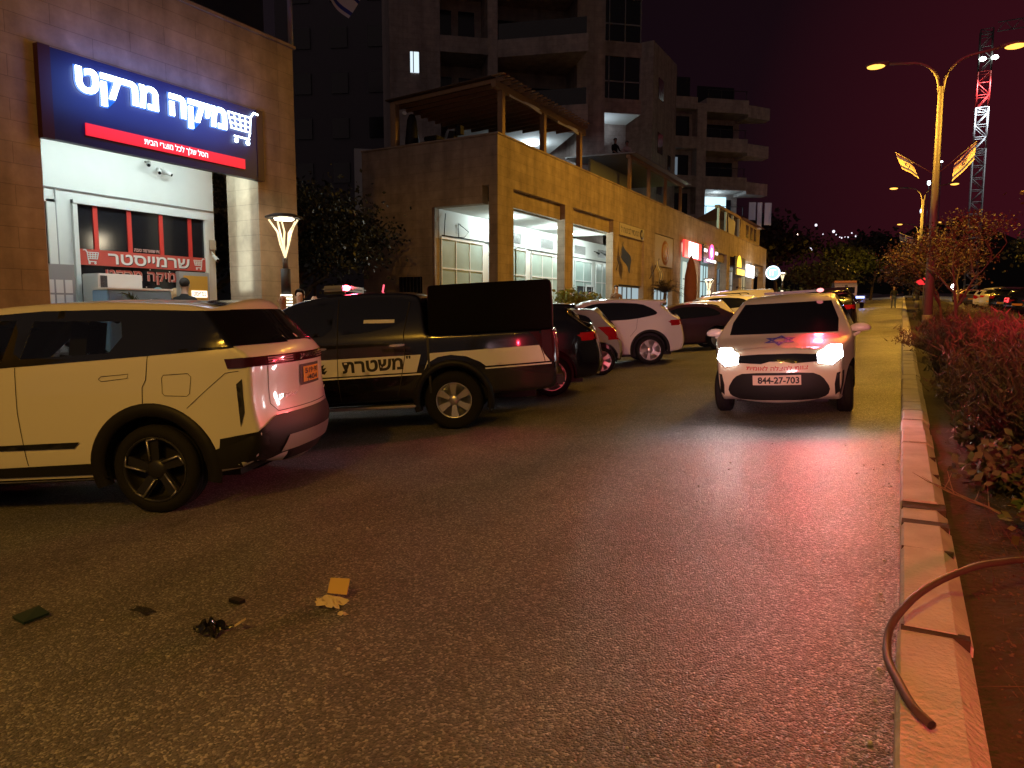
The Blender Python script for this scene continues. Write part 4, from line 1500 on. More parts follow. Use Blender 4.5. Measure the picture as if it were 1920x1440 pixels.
# ------------------------------------------------------------------ flags
def flag_mesh(b, o, du, dv, L, H, waves=1.1, amp=.06, n=14, m=8):
    o = Vector(o); du = Vector(du).normalized(); dv = Vector(dv).normalized(); nn = du.cross(dv)
    P = lambda s, t, off=0: o + du * (L * s) + dv * (H * t) + nn * (amp * math.sin(waves * math.pi * 2 * s + t * 1.5) * (0.3 + s) + off)
    V = [[b.bm.verts.new(P(i / n, j / m)) for j in range(m + 1)] for i in range(n + 1)]
    for i in range(n):
        for j in range(m):
            f = b.bm.faces.new([V[i][j], V[i + 1][j], V[i + 1][j + 1], V[i][j + 1]])
            f.smooth = True
    return P


def flag(name, label, base, tip, o, du, dv, L, H, cloth, stripes=None, star=True, group=None, amp=.06):
    t = thing(name, label, "flag", base, group=group)
    b = MB(); b.tube([base, tip], .016, 6); b.build("staff", STEEL, t)
    b = MB(); P = flag_mesh(b, o, du, dv, L, H, amp=amp)
    cl = b.build("cloth", cloth, t)
    if stripes:
        for side in (.006, -.006):
            b = MB()
            for t0, t1 in ((.12, .27), (.73, .88)):
                for i in range(14):
                    b.face([P(i / 14, t0, side), P((i + 1) / 14, t0, side), P((i + 1) / 14, t1, side), P(i / 14, t1, side)])
            if star:
                for rot0 in (0, math.pi):
                    tri = [(math.cos(math.pi / 2 + rot0 + 2 * math.pi * k / 3), math.sin(math.pi / 2 + rot0 + 2 * math.pi * k / 3)) for k in range(3)]
                    for k in range(3):
                        a, c = tri[k], tri[(k + 1) % 3]
                        q = []
                        for (px, py), sc in ((a, .19), (c, .19), (c, .13), (a, .13)):
                            q.append(P(.5 + px * sc * H / L, .5 + py * sc, side * 1.3))
                        b.face(q)
            b.build("blue_stripes", stripes, cl)
    return t


FLAGW = mat("flag_white", (.72, .70, .66), .8)
FLAGB = mat("flag_blue", (.03, .05, .28), .8)
b = MB(); b.tube([(-11.45, 11.2, 6.9), (-11.45, 11.2, 9.6)], .05, 8)
tag(b.build("roof_post", GREYP), "grey post rising from the roof corner of the market building", "post")
flag("roof_flag", "white and blue flag hanging at the roof corner of the market building", (-11.45, 11.22, 7.9), (-11.2, 12.3, 8.9), (-11.30, 11.75, 8.45), (.2, .75, -.55), (.05, .55, .8), 1.0, .62, FLAGW, FLAGB)


# ------------------------------------------------------------------ little park lamps
def park_lamp(label, x, y, h, lit, energy=0.0):
    z0 = zwalk(x, y)
    t = thing("park_lamp", label, "lamp post", (x, y, z0), group="park lamps along the pavement")
    b = MB(); b.tube([(x, y, z0), (x, y, z0 + .9)], .09, 12)
    b.tube([(x, y, z0 + 1.75), (x, y, z0 + h - .95)], .09, 12); b.build("post", DARKSTEEL, t)
    b = MB(); b.tube([(x, y, z0 + .9), (x, y, z0 + 1.75)], .085, 12)
    lp = b.build("light_panel", PLAST, t)
    b = MB()
    for k in range(12):
        a = 2 * math.pi * k / 12
        for j in range(14):
            c = Vector((x + .088 * math.cos(a), y + .088 * math.sin(a), z0 + .93 + j * .06))
            b.box(c.x - .016, c.x + .016, c.y - .016, c.y + .016, c.z - .018, c.z + .018)
    b.build("light_cells", emis("lamp_cells", (1, .86, .62), 2.5), lp)
    b = MB(); b.tube([(x, y, z0 + h - .95), (x, y, z0 + h - .75)], .05, 10); b.build("neck", STEEL, t)
    b = MB()
    for k in range(5):
        a = 2 * math.pi * k / 5 + .3
        b.tube([(x, y, z0 + h - .74), (x + .08 * math.cos(a), y + .08 * math.sin(a), z0 + h - .5), (x + .13 * math.cos(a + .2), y + .13 * math.sin(a + .2), z0 + h - .28),
                (x + .27 * math.cos(a), y + .27 * math.sin(a), z0 + h - .06)], .018, 6)
    b.build("strut", emis("lamp_struts", (1, .80, .45), 1.6), t)
    b = MB(); b.lathe([(.001, h + z0 + .06), (.2, h + z0 + .05), (.34, h + z0), (.34, h + z0 - .02), (.26, h + z0 - .03)], 20, (x, y, 0)); b.build("lamp_cap", DARKSTEEL, t)
    b = MB(); b.lathe([(.001, h + z0 - .06), (.17, h + z0 - .055), (.18, h + z0 - .03)], 20, (x, y, 0)); b.build("lamp_glass", emis("park_lamp_glow", (1, .88, .66), 14), t)
    if energy:
        lamp('POINT', (x, y, z0 + h - .2), energy, (1, .84, .58), size=.15, name="park_lamp_light")
    return t


park_lamp("park lamp with glowing struts in front of the market pillar", -10.2, 9.68, 3.15, True, 34)
park_lamp("park lamp in front of the lit shops beyond the folded umbrella", -10.2, 41.8, 2.4, True, 40)
park_lamp("farthest park lamp, past the end of the shop row", -10.0, 67.5, 3.3, True, 50)


# ================================================================== COMMERCIAL ROW
cr = thing("shop_building", "long stone shop building with a pillared arcade and flat parapet", "building", (FX, 19.4, .5))
b = MB()
Y0, Y1, TP = 19.44, 66.7, 6.92
BM = 5.42
b.box(-11.85, FX, Y0, Y1, BM, TP)                                  # beam / parapet to the street
for y0, y1 in ((19.44, 20.46), (24.40, 25.13), (29.33, 30.04), (33.45, 35.10), (38.30, 39.75), (43.6, 44.1), (47.75, 48.3), (51.2, 52.2), (55.4, 56.4), (60.3, 61.2), (65.4, 66.7)):
    b.box(-11.62 if y0 < 33 else -11.75, FX - .002, y0, y1, -.1, BM)
b.box(-16.7, -11.86, Y0, Y0 + .35, 4.87, TP)                       # side beam
b.box(-16.7, -13.76, Y0, Y0 + .35, -.1, 4.87)                      # side wall
b.box(-16.7, -16.3, Y0 + .35, 66.7, -.1, 6.0)
for y0, y1 in ((30.04, 33.45), (35.10, 38.30)):                     # filled bays
    b.box(-11.72, -11.42, y0, y1, 2.72, BM)
b.build("wall", STONE, cr)
b = MB()
b.box(-11.9, FX + .04, Y0 - .04, Y1, TP + .002, TP + .05)
b.box(-16.7, -11.9, Y0 - .04, Y0 + .4, TP + .002, TP + .05)
b.build("coping", STONE, cr)
b = MB(); b.box(-13.74, -11.86, Y0 + .36, 30.0, 4.87, 4.97); b.box(-13.74, -11.86, 38.3, 66.6, 4.87, 4.97)
b.build("arcade_ceiling", PLASTER, cr)
b = MB()
b.box(-14.0, -13.75, 19.8, 66.6, -.1, 4.87)
b.build("arcade_wall", PLASTER, cr)
b = MB(); b.box(-16.5, -11.9, Y0 + .4, 66.6, 6.0, 6.1)
b.build("terrace_floor", PAVE, cr)
for y0, y1 in ((20.46, 24.40), (25.13, 29.33), (39.75, 43.6), (44.1, 47.75), (48.3, 51.2), (52.2, 55.4), (56.4, 60.3), (61.2, 65.4)):
    b = MB(); b.box(-11.6, -11.5, y0, y1, 4.88, 5.5); b.build("inner_fascia", STONE, cr)
# arcade windows: rows of frosted panes
FROST = mat("frosted_pane", (.36, .47, .44), .35, var=.25, vscale=1.5)
XA = -13.75
for (y0, y1, z1) in ((19.86, 22.48, 3.90), (23.0, 25.0, 3.95), (25.0, 25.82, 3.92), (26.35, 29.3, 3.88), (30.75, 32.75, 3.85), (33.3, 36.5, 3.86)):
    b = MB(); b.box(XA, XA + .03, y0, y1, .6, z1)
    w_ = b.build("window", FROST, cr)
    b = MB()
    b.box(XA + .03, XA + .08, y0 - .05, y1 + .05, z1, z1 + .07); b.box(XA + .03, XA + .06, y0, y1, 2.92, 2.97)
    nb = max(1, int((y1 - y0) / .75))
    for k in range(nb + 1):
        yy = y0 + (y1 - y0) * k / nb
        b.box(XA + .03, XA + .055, yy - .02, yy + .02, .6, z1)
    b.build("window_frame", WHITEP, w_)
b = MB(); b.box(XA + .031, XA + .05, 31.0, 33.0, .5, 2.7)
dr2 = b.build("door", FARGL, cr)
b = MB(); b.box(XA + .05, XA + .08, 31.95, 32.05, .5, 2.75); b.box(XA + .05, XA + .08, 32.95, 33.05, .5, 2.75); b.box(XA + .05, XA + .08, 31.95, 33.05, 2.7, 2.8)
b.build("door_frame", WHITEP, dr2)
for (y0, y1) in ((24.7, 25.5), (27.28, 28.48), (30.75, 31.97), (33.58, 34.7)):
    b = MB(); b.box(XA, XA + .03, y0, y1, 4.19, 4.58)
    v_ = b.build("vent", GREYP, cr)
    b = MB()
    for k in range(9):
        b.box(XA + .03, XA + .045, y0 + .03, y1 - .03, 4.22 + k * .04, 4.235 + k * .04)
    b.build("slats", STEEL, v_)
b = MB(); b.tube([(XA + .04, 19.9, 4.02), (XA + .05, 22, 4.03), (XA + .04, 29, 4.02), (XA + .04, 36, 4.0)], .018, 6)
b.tube([(XA + .05, 20.1, 4.75), (XA + .12, 19.95, 4.4), (XA + .06, 20.0, 4.02)], .014, 6)
b.tube([(XA + .05, 20.9, 4.5), (XA + .2, 21.3, 4.25), (XA + .15, 21.1, 4.05), (XA + .05, 20.8, 4.03)], .012, 6)
b.tube([(XA + .05, 20.88, 4.5), (XA + .05, 20.9, 4.03)], .012, 6)
b.tube([(XA + .05, 28.9, 4.9), (XA + .06, 28.95, 4.6), (XA + .15, 28.75, 4.55)], .03, 6)
b.build("cable", PLAST, cr)
b = MB(); b.tube([(-13.70, Y0 - .03, 4.86), (-13.70, Y0 - .03, -.1)], .05, 8); b.tube([(-18.05, Y0 - 1, 5.6), (-18.05, Y0 - 1, 0)], .05, 8)
b.build("drainpipe", mat("rusty_pipe", (.22, .15, .11), .7, var=.4, vscale=8), cr)
b = MB(); b.box(-15.15, -14.2, Y0 - .03, Y0 - .004, 1.6, 2.65)
g_ = b.build("side_window", FARGL, cr)
b = MB()
for k in range(7):
    b.tube([(-15.1 + k * .145, Y0 - .06, 1.6), (-15.1 + k * .145, Y0 - .06, 2.65)], .012, 5)
b.build("window_bars", DARKSTEEL, g_)
for yy, en in ((26.2, 42), (29.0, 42), (22.6, 36)):
    if yy != 22.6:
        b = MB(); b.lathe([(.001, 4.84), (.13, 4.84), (.15, 4.868)], 16, (-12.75, yy, 0))
        b.build("ceiling_lamp", emis("arcade_lamp", (.9, 1, .97), 12), cr)
    lamp('POINT', (-12.75, yy, 4.72), en * 3.7, (.84, 1, .95), size=.12, name="arcade_light")
for y0 in (31.4, 36.5):
    lamp('POINT', (-12.7, y0, 4.2), 75, (.84, 1, .95), size=.2, name="arcade_light")
# lower windows of the filled bays
for y0, y1, nm in ((30.04, 33.45, "window"), (35.25, 38.3, "window")):
    b = MB(); b.box(-11.60, -11.56, y0, y1, .7, 2.70)
    w_ = b.build(nm, emis("lit_shop_window", (.62, .82, .9), .55), cr)
    b = MB(); b.box(-11.56, -11.50, y0, y1, 2.62, 2.72)
    for k in range(4):
        yy = y0 + .5 + k * .62
        b.box(-11.56, -11.52, yy - .025, yy + .025, .7, 2.62)
    b.build("window_frame", DARKSTEEL, w_)
# lit shops farther on
for y0, y1, col, s_ in ((40.0, 43.5, (.95, .8, .45), .45), (44.2, 47.7, (.85, .95, .80), .75), (48.4, 51.1, (.62, .9, .92), .8), (52.3, 55.3, (.5, .65, .75), .25), (56.5, 60.2, (.9, .85, .7), .3), (61.3, 65.3, (1, .8, .42), .35)):
    b = MB(); b.box(-12.45, -12.40, y0, y1, 1.2, 4.6)
    w_ = b.build("shop_front", emis("shop_glow_%d" % int(y0), col, s_), cr)
    b = MB()
    for k in range(1, 4):
        yy = y0 + (y1 - y0) * k / 4
        b.box(-12.40, -12.36, yy - .03, yy + .03, 1.2, 4.6)
    b.box(-12.40, -12.36, y0, y1, 3.5, 3.56)
    b.box(-12.40, -12.30, y0 + .3, y0 + 1.4, 1.2, 2.6)
    b.build("shop_fittings", DARKSTEEL, w_)
# signs on the row
bn = thing("banner_sign", "pale banner with dark Hebrew writing and a round emblem on the arcade", "sign", (FX, 31.7, 5.1))
b = MB(); b.box(FX - .10, FX + .01, 30.06, 33.40, 4.87, 5.40); b.build("panel", mat("cream_banner", (.42, .37, .31), .6), bn)
letters("המוסד לביטוח ל", (FX + .014, 31.45, 5.14), RT, UP, 2.45, .30, mat("dark_navy_print", (.03, .03, .08), .5), parent=bn, bold=.015)
b = MB(); b.lathe([(.14, 0), (.24, 0), (.24, .01), (.14, .01)], 20, (FX + .012, 33.05, 5.13), 'X'); b.box(FX + .012, FX + .018, 33.02, 33.08, 5.0, 5.26)
b.build("emblem", mat("dark_navy_print", (.03, .03, .08), .5), bn)
em = thing("emblem_banner", "pale banner with a large round orange emblem on the arcade", "banner", (FX, 36.7, 4.6))
b = MB(); b.box(FX - .12, FX - .02, 35.12, 38.28, 3.83, 5.38); b.build("panel", mat("grey_cream_banner", (.33, .28, .24), .6), em)
b = MB(); b.lathe([(.001, .0), (.62, .0), (.62, .012), (.001, .012)], 28, (FX - .018, 36.9, 4.55), 'X'); b.build("emblem", mat("orange_emblem", (.42, .18, .06), .6), em)
b = MB()
b.lathe([(.40, .0), (.46, .0), (.46, .012), (.40, .012)], 28, (FX - .004, 36.9, 4.55), 'X')
for k in (-.2, 0, .2):
    b.box(FX - .006, FX + .002, 36.7 + k * .6, 36.74 + k * .6, 4.3, 4.85)
b.build("emblem_ring", mat("pale_emblem", (.5, .42, .32), .6), em)


def lit_sign(label, y0, y1, z0, z1, parts, x=FX + .1):
    t = thing("shop_sign", label, "shop sign", (FX, (y0 + y1) / 2, z0))
    for nm, (a, c, d, e_), m in parts:
        b = MB(); b.box(x, x + .06 + .004 * len(nm), y0 + (y1 - y0) * a, y0 + (y1 - y0) * c, z0 + (z1 - z0) * d, z0 + (z1 - z0) * e_)
        b.build(nm, m, t)
    return t


SW, SR = emis("sign_bright_white", (.95, 1, 1), 3.0), emis("sign_bright_red", (1, .05, .05), 1.6)
lit_sign("lit white and red square shop sign", 39.75, 43.45, 4.55, 5.5, [("red_panel", (0, 1, 0, 1), SR), ("white_panel", (.24, .80, .04, .96), SW), ("dark_mark", (.48, .54, .5, .8), BLKP), ("dark_line", (.30, .74, .10, .16), BLKP)])
rs_ = lit_sign("dark navy shop sign with a glowing pink ring", 44.1, 47.7, 4.5, 5.6, [("panel", (0, 1, 0, 1), mat("night_navy", (.02, .015, .07), .4)), ("bright_line", (.22, .85, .10, .24), SW), ("bright_spot", (.02, .2, .60, .76), SW), ("bright_spot", (.82, .98, .60, .76), SW)])
b = MB(); b.lathe([(.36, .0), (.50, .0), (.50, .05), (.36, .05)], 28, (FX + .2, 45.9, 5.2), 'X'); b.build("pink_ring", emis("pink_neon", (1, .08, .28), 3.5), rs_)
b = MB(); b.lathe([(.001, .0), (.30, .0)], 24, (FX + .21, 45.9, 5.2), 'X'); b.build("white_disc", SW, rs_)
ys_ = thing("shop_sign", "black hanging sign with a yellow arch-shaped emblem", "shop sign", (FX, 54.6, 4.3))
b = MB(); b.box(FX + .1, FX + .2, 53.0, 56.6, 4.15, 5.5); b.build("panel", BLKP, ys_)
b = MB()
arch = [(FX + .21, 54.3 + .75 * math.cos(t * math.pi / 10), 4.75 + .85 * math.sin(t * math.pi / 10)) for t in range(11)]
b.prism(arch, (.03, 0, 0)); b.box(FX + .21, FX + .24, 53.6, 56.2, 4.2, 4.62); b.build("yellow_arch", emis("yellow_neon", (1, .62, .05), 1.8), ys_)
lit_sign("white box sign with dark letters near the end of the shop row", 57.4, 62.0, 4.2, 5.15, [("white_panel", (0, .62, 0, 1), SW), ("dark_panel", (.62, 1, .2, .9), BLKP), ("dark_text", (.70, .95, .5, .7), SW)])
bs = thing("round_sign", "round pale blue lit sign projecting from the end of the shop row", "sign", (FX + .4, 66.5, 4.9))
b = MB(); b.lathe([(.001, .0), (.62, .0), (.62, .12), (.001, .12)], 28, (FX + .55, 67.0, 4.95), 'Y'); b.build("disc", emis("blue_disc", (.35, .6, .9), 1.6), bs)
b = MB(); b.lathe([(.52, -.01), (.60, -.01), (.60, -.02)], 28, (FX + .55, 67.0, 4.95), 'Y'); b.box(FX + .3, FX + .38, 66.975, 66.99, 4.7, 5.2); b.box(FX + .5, FX + .58, 66.975, 66.99, 4.7, 5.2); b.box(FX + .38, FX + .82, 66.975, 66.99, 5.14, 5.22)
b.build("white_mark", SW, bs)
for (x, y, c, en) in ((-10.4, 41.6, (1, .85, .7), 60), (-10.4, 45.9, (.9, .6, 1), 40), (-10.4, 59.5, (1, .9, .75), 60)):
    lamp('POINT', (x, y, 4.6), en, c, size=.4, name="sign_glow_light")
flag("blue_flag", "plain blue flag on a short staff on the arcade pillar", (FX + .02, 29.7, 3.3), (FX + .25, 29.9, 4.5), (FX + .22, 29.9, 4.42), (.15, .75, -.62), (.0, -.25, -.95), 1.05, .6, mat("flag_navy", (.03, .055, .22), .8), amp=.05)
flag("striped_flag", "white and blue flag drooping from the pillar beside the orange emblem", (FX + .02, 34.3, 3.1), (FX + .4, 34.6, 4.1), (FX + .38, 34.6, 4.05), (.1, .35, -.9), (.0, -.45, -.2), 1.1, .5, FLAGW, FLAGB, amp=.07)
camera_box((-11.75, 19.75, 4.72), (.7, -.7, -.25), "security camera bracketed at the corner of the arcade", mount=(-11.64, 19.9, 4.72), m=GREYP)
camera_box((-13.5, 33.0, 4.35), (1, -.6, -.4), "left black camera of the pair deep in the arcade", mount=(-13.74, 33.1, 4.45), m=PLAST)
camera_box((-13.5, 34.0, 4.35), (1, .3, -.4), "right black camera of the pair deep in the arcade", mount=(-13.74, 34.0, 4.45), m=PLAST)
um = thing("folded_umbrella", "tall folded rust-coloured umbrella in front of the shops", "umbrella", (-10.7, 39.7, zwalk(-10.7, 39.7)))
zz = zwalk(-10.7, 39.7)
b = MB(); b.tube([(-10.7, 39.7, zz), (-10.7, 39.7, zz + 3.5)], .04, 8); b.build("pole", WHITEP, um)
b = MB(); b.lathe([(.06, zz + .75), (.30, zz + .8), (.36, zz + 1.5), (.33, zz + 2.4), (.20, zz + 3.1), (.03, zz + 3.55)], 14, (-10.7, 39.7, 0)); b.build("canopy", mat("rust_cloth", (.26, .085, .05), .85, var=.2), um)
b = MB(); b.lathe([(.001, zz + .12), (.35, zz + .12), (.35, zz)], 16, (-10.7, 39.7, 0)); b.build("base", CONC, um)

# ------------------------------------------------------------------ terraces and pergolas over the row
pg = thing("pergola", "large timber pergola with sloping slatted roof on the corner terrace", "pergola", (-13.5, 23, 6.97))
b = MB()
for (x, y, zt) in ((-11.6, 20.2, 8.52), (-11.6, 23.15, 8.42), (-11.6, 26.3, 8.42)):
    b = MB(); b.box(x - .09, x + .09, y - .09, y + .09, 6.97, zt); b.build("post", WOOD, pg)
b = MB(); b.box(-15.68, -15.46, 19.75, 19.97, 6.97, 8.45); b.build("post", WOOD, pg)
b = MB(); b.prism([(-11.68, 19.7, 8.42), (-11.52, 19.7, 8.42), (-11.52, 19.7, 8.62), (-11.68, 19.7, 8.62)], (0, 7.05, 0)); b.build("front_beam", WOOD, pg)
b = MB()
for k in range(16):
    yy = 19.9 + k * .44
    xb = -15.8 + max(0, yy - 23.9) * 1.19
    zb_ = 8.45 + (xb + 15.8) * .0404
    b.prism([(xb, yy, zb_), (-11.35, yy, 8.63), (-11.35, yy, 8.75), (xb, yy, zb_ + .12)], (0, .06, 0))
b.build("rafters", WOOD, pg)
b = MB(); b.prism([(-15.9, 19.75, 8.60), (-11.7, 19.75, 8.77), (-11.7, 26.75, 8.77), (-12.3, 26.75, 8.745), (-15.9, 23.8, 8.60)], (0, 0, .03))
b.build("roof_mat", mat("reed_mat", (.12, .09, .06), .9, var=.4, vscale=10), pg)
b = MB()
for k in range(24):
    yy = 19.75 + k * .29
    b.prism([(-11.7, yy, 8.77), (-11.25, yy, 8.79), (-11.25, yy, 8.82), (-11.7, yy, 8.80)], (0, .12, 0))
b.build("roof_slats", WOOD, pg)
b = MB()
P = flag_mesh(b, (-11.52, 20.6, 8.45), (0, 1, 0), (0, 0, -1), 2.4, .10, amp=.05)
P = flag_mesh(b, (-11.52, 24.2, 8.45), (0, 1, 0), (0, 0, -1), 2.0, .12, amp=.05)
b.build("rolled_blind", WHITEP, pg)
# terrace furniture silhouettes
tf = thing("terrace_cabinet", "dark barbecue cabinet behind the corner terrace wall", "cabinet", (-14.2, 20.6, 6.1))
b = MB(); b.box(-14.9, -14.0, 20.3, 20.9, 6.1, 7.25); b.box(-14.75, -14.2, 20.35, 20.85, 7.26, 7.42); b.build("body", PLAST, tf, bevel=.03)
tp = thing("patio_heater", "dark covered patio heater standing at the left end of the terrace", "heater", (-15.1, 20.2, 6.1))
b = MB(); b.lathe([(.26, 6.1), (.24, 7.3), (.16, 8.0), (.10, 8.15), (.001, 8.2)], 12, (-15.15, 20.25, 0)); b.build("cover", PLAST, tp)
tc_ = thing("terrace_spotlight", "dark pair of box spotlights on the terrace wall", "spotlight", (-13.3, 19.9, 6.97))
b = MB(); b.prism([(-13.35, 19.7, 7.05), (-13.10, 19.7, 7.02), (-13.02, 19.7, 7.26), (-13.26, 19.7, 7.30)], (0, .2, 0)); b.box(-13.0, -12.82, 19.7, 19.9, 7.15, 7.42); b.build("head", PLAST, tc_)
b = MB(); b.box(-13.2, -13.15, 19.72, 19.85, 6.95, 7.1); b.build("bracket", PLAST, tc_)
b = MB(); b.tube([(-15.05, 19.7, 8.05), (-15.0, 19.66, 8.07)], .07, 10)
tag(b.build("floodlight", WHITEP), "small round unlit floodlight under the left end of the pergola roof", "floodlight")
# projecting slab of the tower over the corner terrace: its white underside carries the lamp
b = MB(); b.prism([(-13.75, 30.7, 9.62), (-17.2, 34.6, 9.62), (-21.4, 31.0, 9.62), (-17.9, 27.1, 9.62)], (0, 0, .5))
tag(b.build("balcony_slab", PLASTER), "white underside of the projecting slab over the corner terrace", "balcony")
b = MB(); b.prism([(-17.3, 34.5, 6.1), (-24.6, 28.1, 6.1), (-24.6, 28.1, 9.6), (-17.3, 34.5, 9.6)], (-.2, .2, 0))
tag(b.build("terrace_wall", PLASTER), "white wall at the back of the corner terrace under the projecting slab", "wall")
tl = thing("terrace_lamp", "glowing round ceiling lamp under the white slab behind the timber pergola", "lamp", (-16.3, 31.4, 9.5))
b = MB(); b.ball((-16.3, 31.4, 9.58), .34, (1, 1, .35)); b.build("diffuser", emis("terrace_lamp_glow", (.82, .94, 1), 14), tl)
lamp('POINT', (-16.3, 31.4, 9.2), 85, (.78, .92, 1.0), size=.25, name="terrace_light")

pg2 = thing("pergola", "second, smaller timber pergola with translucent roof farther along the parapet", "pergola", (-12, 36.5, 6.97))
for y in (32.6, 35.4, 38.2, 41.1):
    b = MB(); b.box(-11.86, -11.72, y - .08, y + .08, 6.97, 8.62); b.build("post", WOOD, pg2)
b = MB(); b.box(-11.9, -11.7, 32.4, 41.6, 8.62, 8.78); b.build("front_beam", WOOD, pg2)
b = MB(); b.prism([(-15, 32.3, 8.9), (-11.4, 32.3, 8.80), (-11.4, 32.3, 8.86), (-15, 32.3, 8.96)], (0, 9.6, 0))
b.build("roof_sheet", mat("pale_roof_sheet", (.30, .29, .27), .5), pg2)
b = MB(); b.box(-12.6, -12.5, 29.6, 34.4, 6.1, 8.15)
tag(b.build("partition_wall", mat("grey_partition", (.16, .19, .24), .7)), "pale partition wall on the terrace between the two pergolas", "wall")
b = MB(); b.box(-14.8, -14.7, 40, 62, 6.1, 8.3)
tag(b.build("partition_wall", mat("terrace_green_wall", (.45, .52, .36), .8)), "greenish lit partition wall at the far end of the terrace", "wall")
pg3 = thing("pergola", "white-framed far pergola with draped fabric near the end of the terrace", "pergola", (-12, 54, 6.97))
for y in (50.6, 52.8, 55.0, 57.2):
    b = MB(); b.box(-11.9, -11.75, y - .09, y + .09, 6.97, 8.6); b.build("post", WHITEP, pg3)
b = MB(); b.box(-12.0, -11.7, 50.2, 57.6, 8.6, 8.78); b.build("front_beam", WOOD, pg3)
b = MB(); flag_mesh(b, (-11.74, 53.2, 8.5), (0, 1, -.2), (0, .3, -1), 2.6, 1.3, amp=.15); b.build("drape", mat("pale_drape", (.5, .5, .55), .8), pg3)
lamp('POINT', (-12.9, 48.5, 8.0), 70, (.75, 1, .6), size=.2, name="terrace_light")
fh = thing("rooftop_house", "small pitched-roof house standing on the far end of the row", "house", (-13, 63, 6.97))
b = MB(); b.prism([(-11.9, 58.4, 6.97), (-11.9, 66.6, 6.97), (-11.9, 66.6, 8.75), (-11.9, 58.4, 8.75)], (-3.5, 0, 0)); b.build("wall", STONE, fh)
b = MB(); b.prism([(-11.5, 58.1, 8.76), (-13.6, 58.1, 9.8), (-15.6, 58.1, 8.76)], (0, 9.0, 0)); b.build("roof", mat("tile_roof", (.24, .12, .07), .8), fh)
for y in (60.5, 62.2, 63.9):
    b = MB(); b.box(-11.9, -11.86, y, y + .9, 7.5, 8.5); b.build("window", FARGL, fh)

# ------------------------------------------------------------------ apartment tower behind
e2 = Vector((math.sin(R(49)), math.cos(R(49)), 0)); n2 = Vector((e2.y, -e2.x, 0))
A0 = Vector((-21.84, 27.54, 0))


def TP3(e, n, z):
    q = A0 + e2 * e + n2 * n
    return (q.x, q.y, z)


def tb(b, e0, e1, n0, n1, z0, z1):
    b.prism([TP3(e0, n0, z0), TP3(e1, n0, z0), TP3(e1, n1, z0), TP3(e0, n1, z0)], (0, 0, z1 - z0))
    return b


tw = thing("apartment_tower", "tall stone apartment tower with angular balconies and one lit window", "apartment building", TP3(4, -3, 4))
b = MB()
tb(b, 0, 2.37, -9, 0, 0, 26)
tb(b, 2.37, 9.15, -9, -1.9, 0, 26)
tb(b, 4.66, 5.14, -1.9, .02, 0, 26)
tb(b, 9.15, 10.6, -9, -.02, 0, 26)
b.build("wall", STONE_T, tw)
for fl in range(5):
    zb = 10.55 + 3.2 * fl
    b = MB(); tb(b, 2.37, 4.66, -1.9, .10, zb, zb + .75)
    bal = b.build("balcony", STONE_T, tw)
    if fl in (0, 1, 2):
        for e0, e1 in ((2.42, 3.14), (3.5, 4.3)):
            b = MB(); tb(b, e0, e1, -1.89, -1.84, zb + .76, zb + 2.65)
            b.build("balcony_door", FARGL, bal)
    # projecting three-cornered balcony
    zc = zb - .1
    b = MB()
    b.prism([TP3(5.14, -1.9, zc), TP3(9.1, -1.9, zc), TP3(9.1, 1.9, zc), TP3(5.14, .15, zc)], (0, 0, .22))
    b.prism([TP3(5.14, .15, zc + .22), TP3(9.1, 1.9, zc + .22), TP3(9.1, 1.78, zc + .22), TP3(5.14, .03, zc + .22)], (0, 0, .58))
    b.prism([TP3(9.1, 1.78, zc + .22), TP3(9.1, -1.9, zc + .22), TP3(8.98, -1.9, zc + .22), TP3(8.98, 1.78, zc + .22)], (0, 0, .58))
    bp_ = b.build("balcony", STONE_T, tw)
    b = MB()
    b.prism([TP3(5.18, .09, zc + .81), TP3(9.04, 1.82, zc + .81), TP3(9.04, 1.80, zc + .81), TP3(5.18, .07, zc + .81)], (0, 0, .75))
    b.build("glass_rail", mat("dark_rail_glass", (.02, .022, .022), .12), bp_)
    b = MB()
    tb(b, 5.5, 8.7, -1.89, -1.85, zc + .25, zc + 2.5)
    b.build("balcony_door", FARGL, bp_)
b = MB(); tb(b, .95, 1.36, -.1, .03, 12.72, 13.66)
lw = b.build("window", emis("lit_bathroom", (.75, .9, 1), 1.1), tw)
b = MB(); tb(b, 1.08, 1.12, .03, .05, 12.72, 13.66); tb(b, .90, .95, 0, .06, 12.66, 13.72); tb(b, 1.36, 1.41, 0, .06, 12.66, 13.72); tb(b, .95, 1.36, 0, .06, 13.66, 13.72)
b.build("window_frame", STONE_T, lw)
# bay of glazed balconies
by = thing("apartment_tower", "glazed bay tower with stacked enclosed balconies and a lit pale soffit", "apartment building", TP3(12.5, -5, 4))
OF = -5.2
b = MB(); tb(b, 10.7, 14.6, OF - 4, OF - 2.4, 0, 30)
tb(b, 10.62, 10.72, OF - 2.4, OF - .02, 12.9, 30)
b.build("wall", STONE_T, by)
for fl in range(5):
    z0 = 12.90 + 3.17 * fl
    b = MB(); tb(b, 10.7, 14.6, OF - 2.4, OF, z0, z0 + .82)
    s_ = b.build("balcony", PLASTER if fl == 0 else STONE_T, by)
    b = MB(); tb(b, 10.74, 14.56, OF - .12, OF - .08, z0 + .82, z0 + 3.17)
    gz = b.build("window", FARGL, by)
    b = MB()
    for k in range(5):
        ee = 10.74 + 3.8 * k / 4
        tb(b, ee - .03, ee + .03, OF - .08, OF - .03, z0 + .82, z0 + 3.17)
    tb(b, 10.74, 14.56, OF - .08, OF - .03, z0 + 1.75, z0 + 1.82)
    b.build("window_frame", GREYP, gz)
b = MB(); tb(b, 10.7, 14.6, OF + .002, OF + .01, 12.92, 13.72)
b.build("balcony_facing", STONE_T, by)
q = Vector(TP3(12.3, OF - 1.2, 11.6))
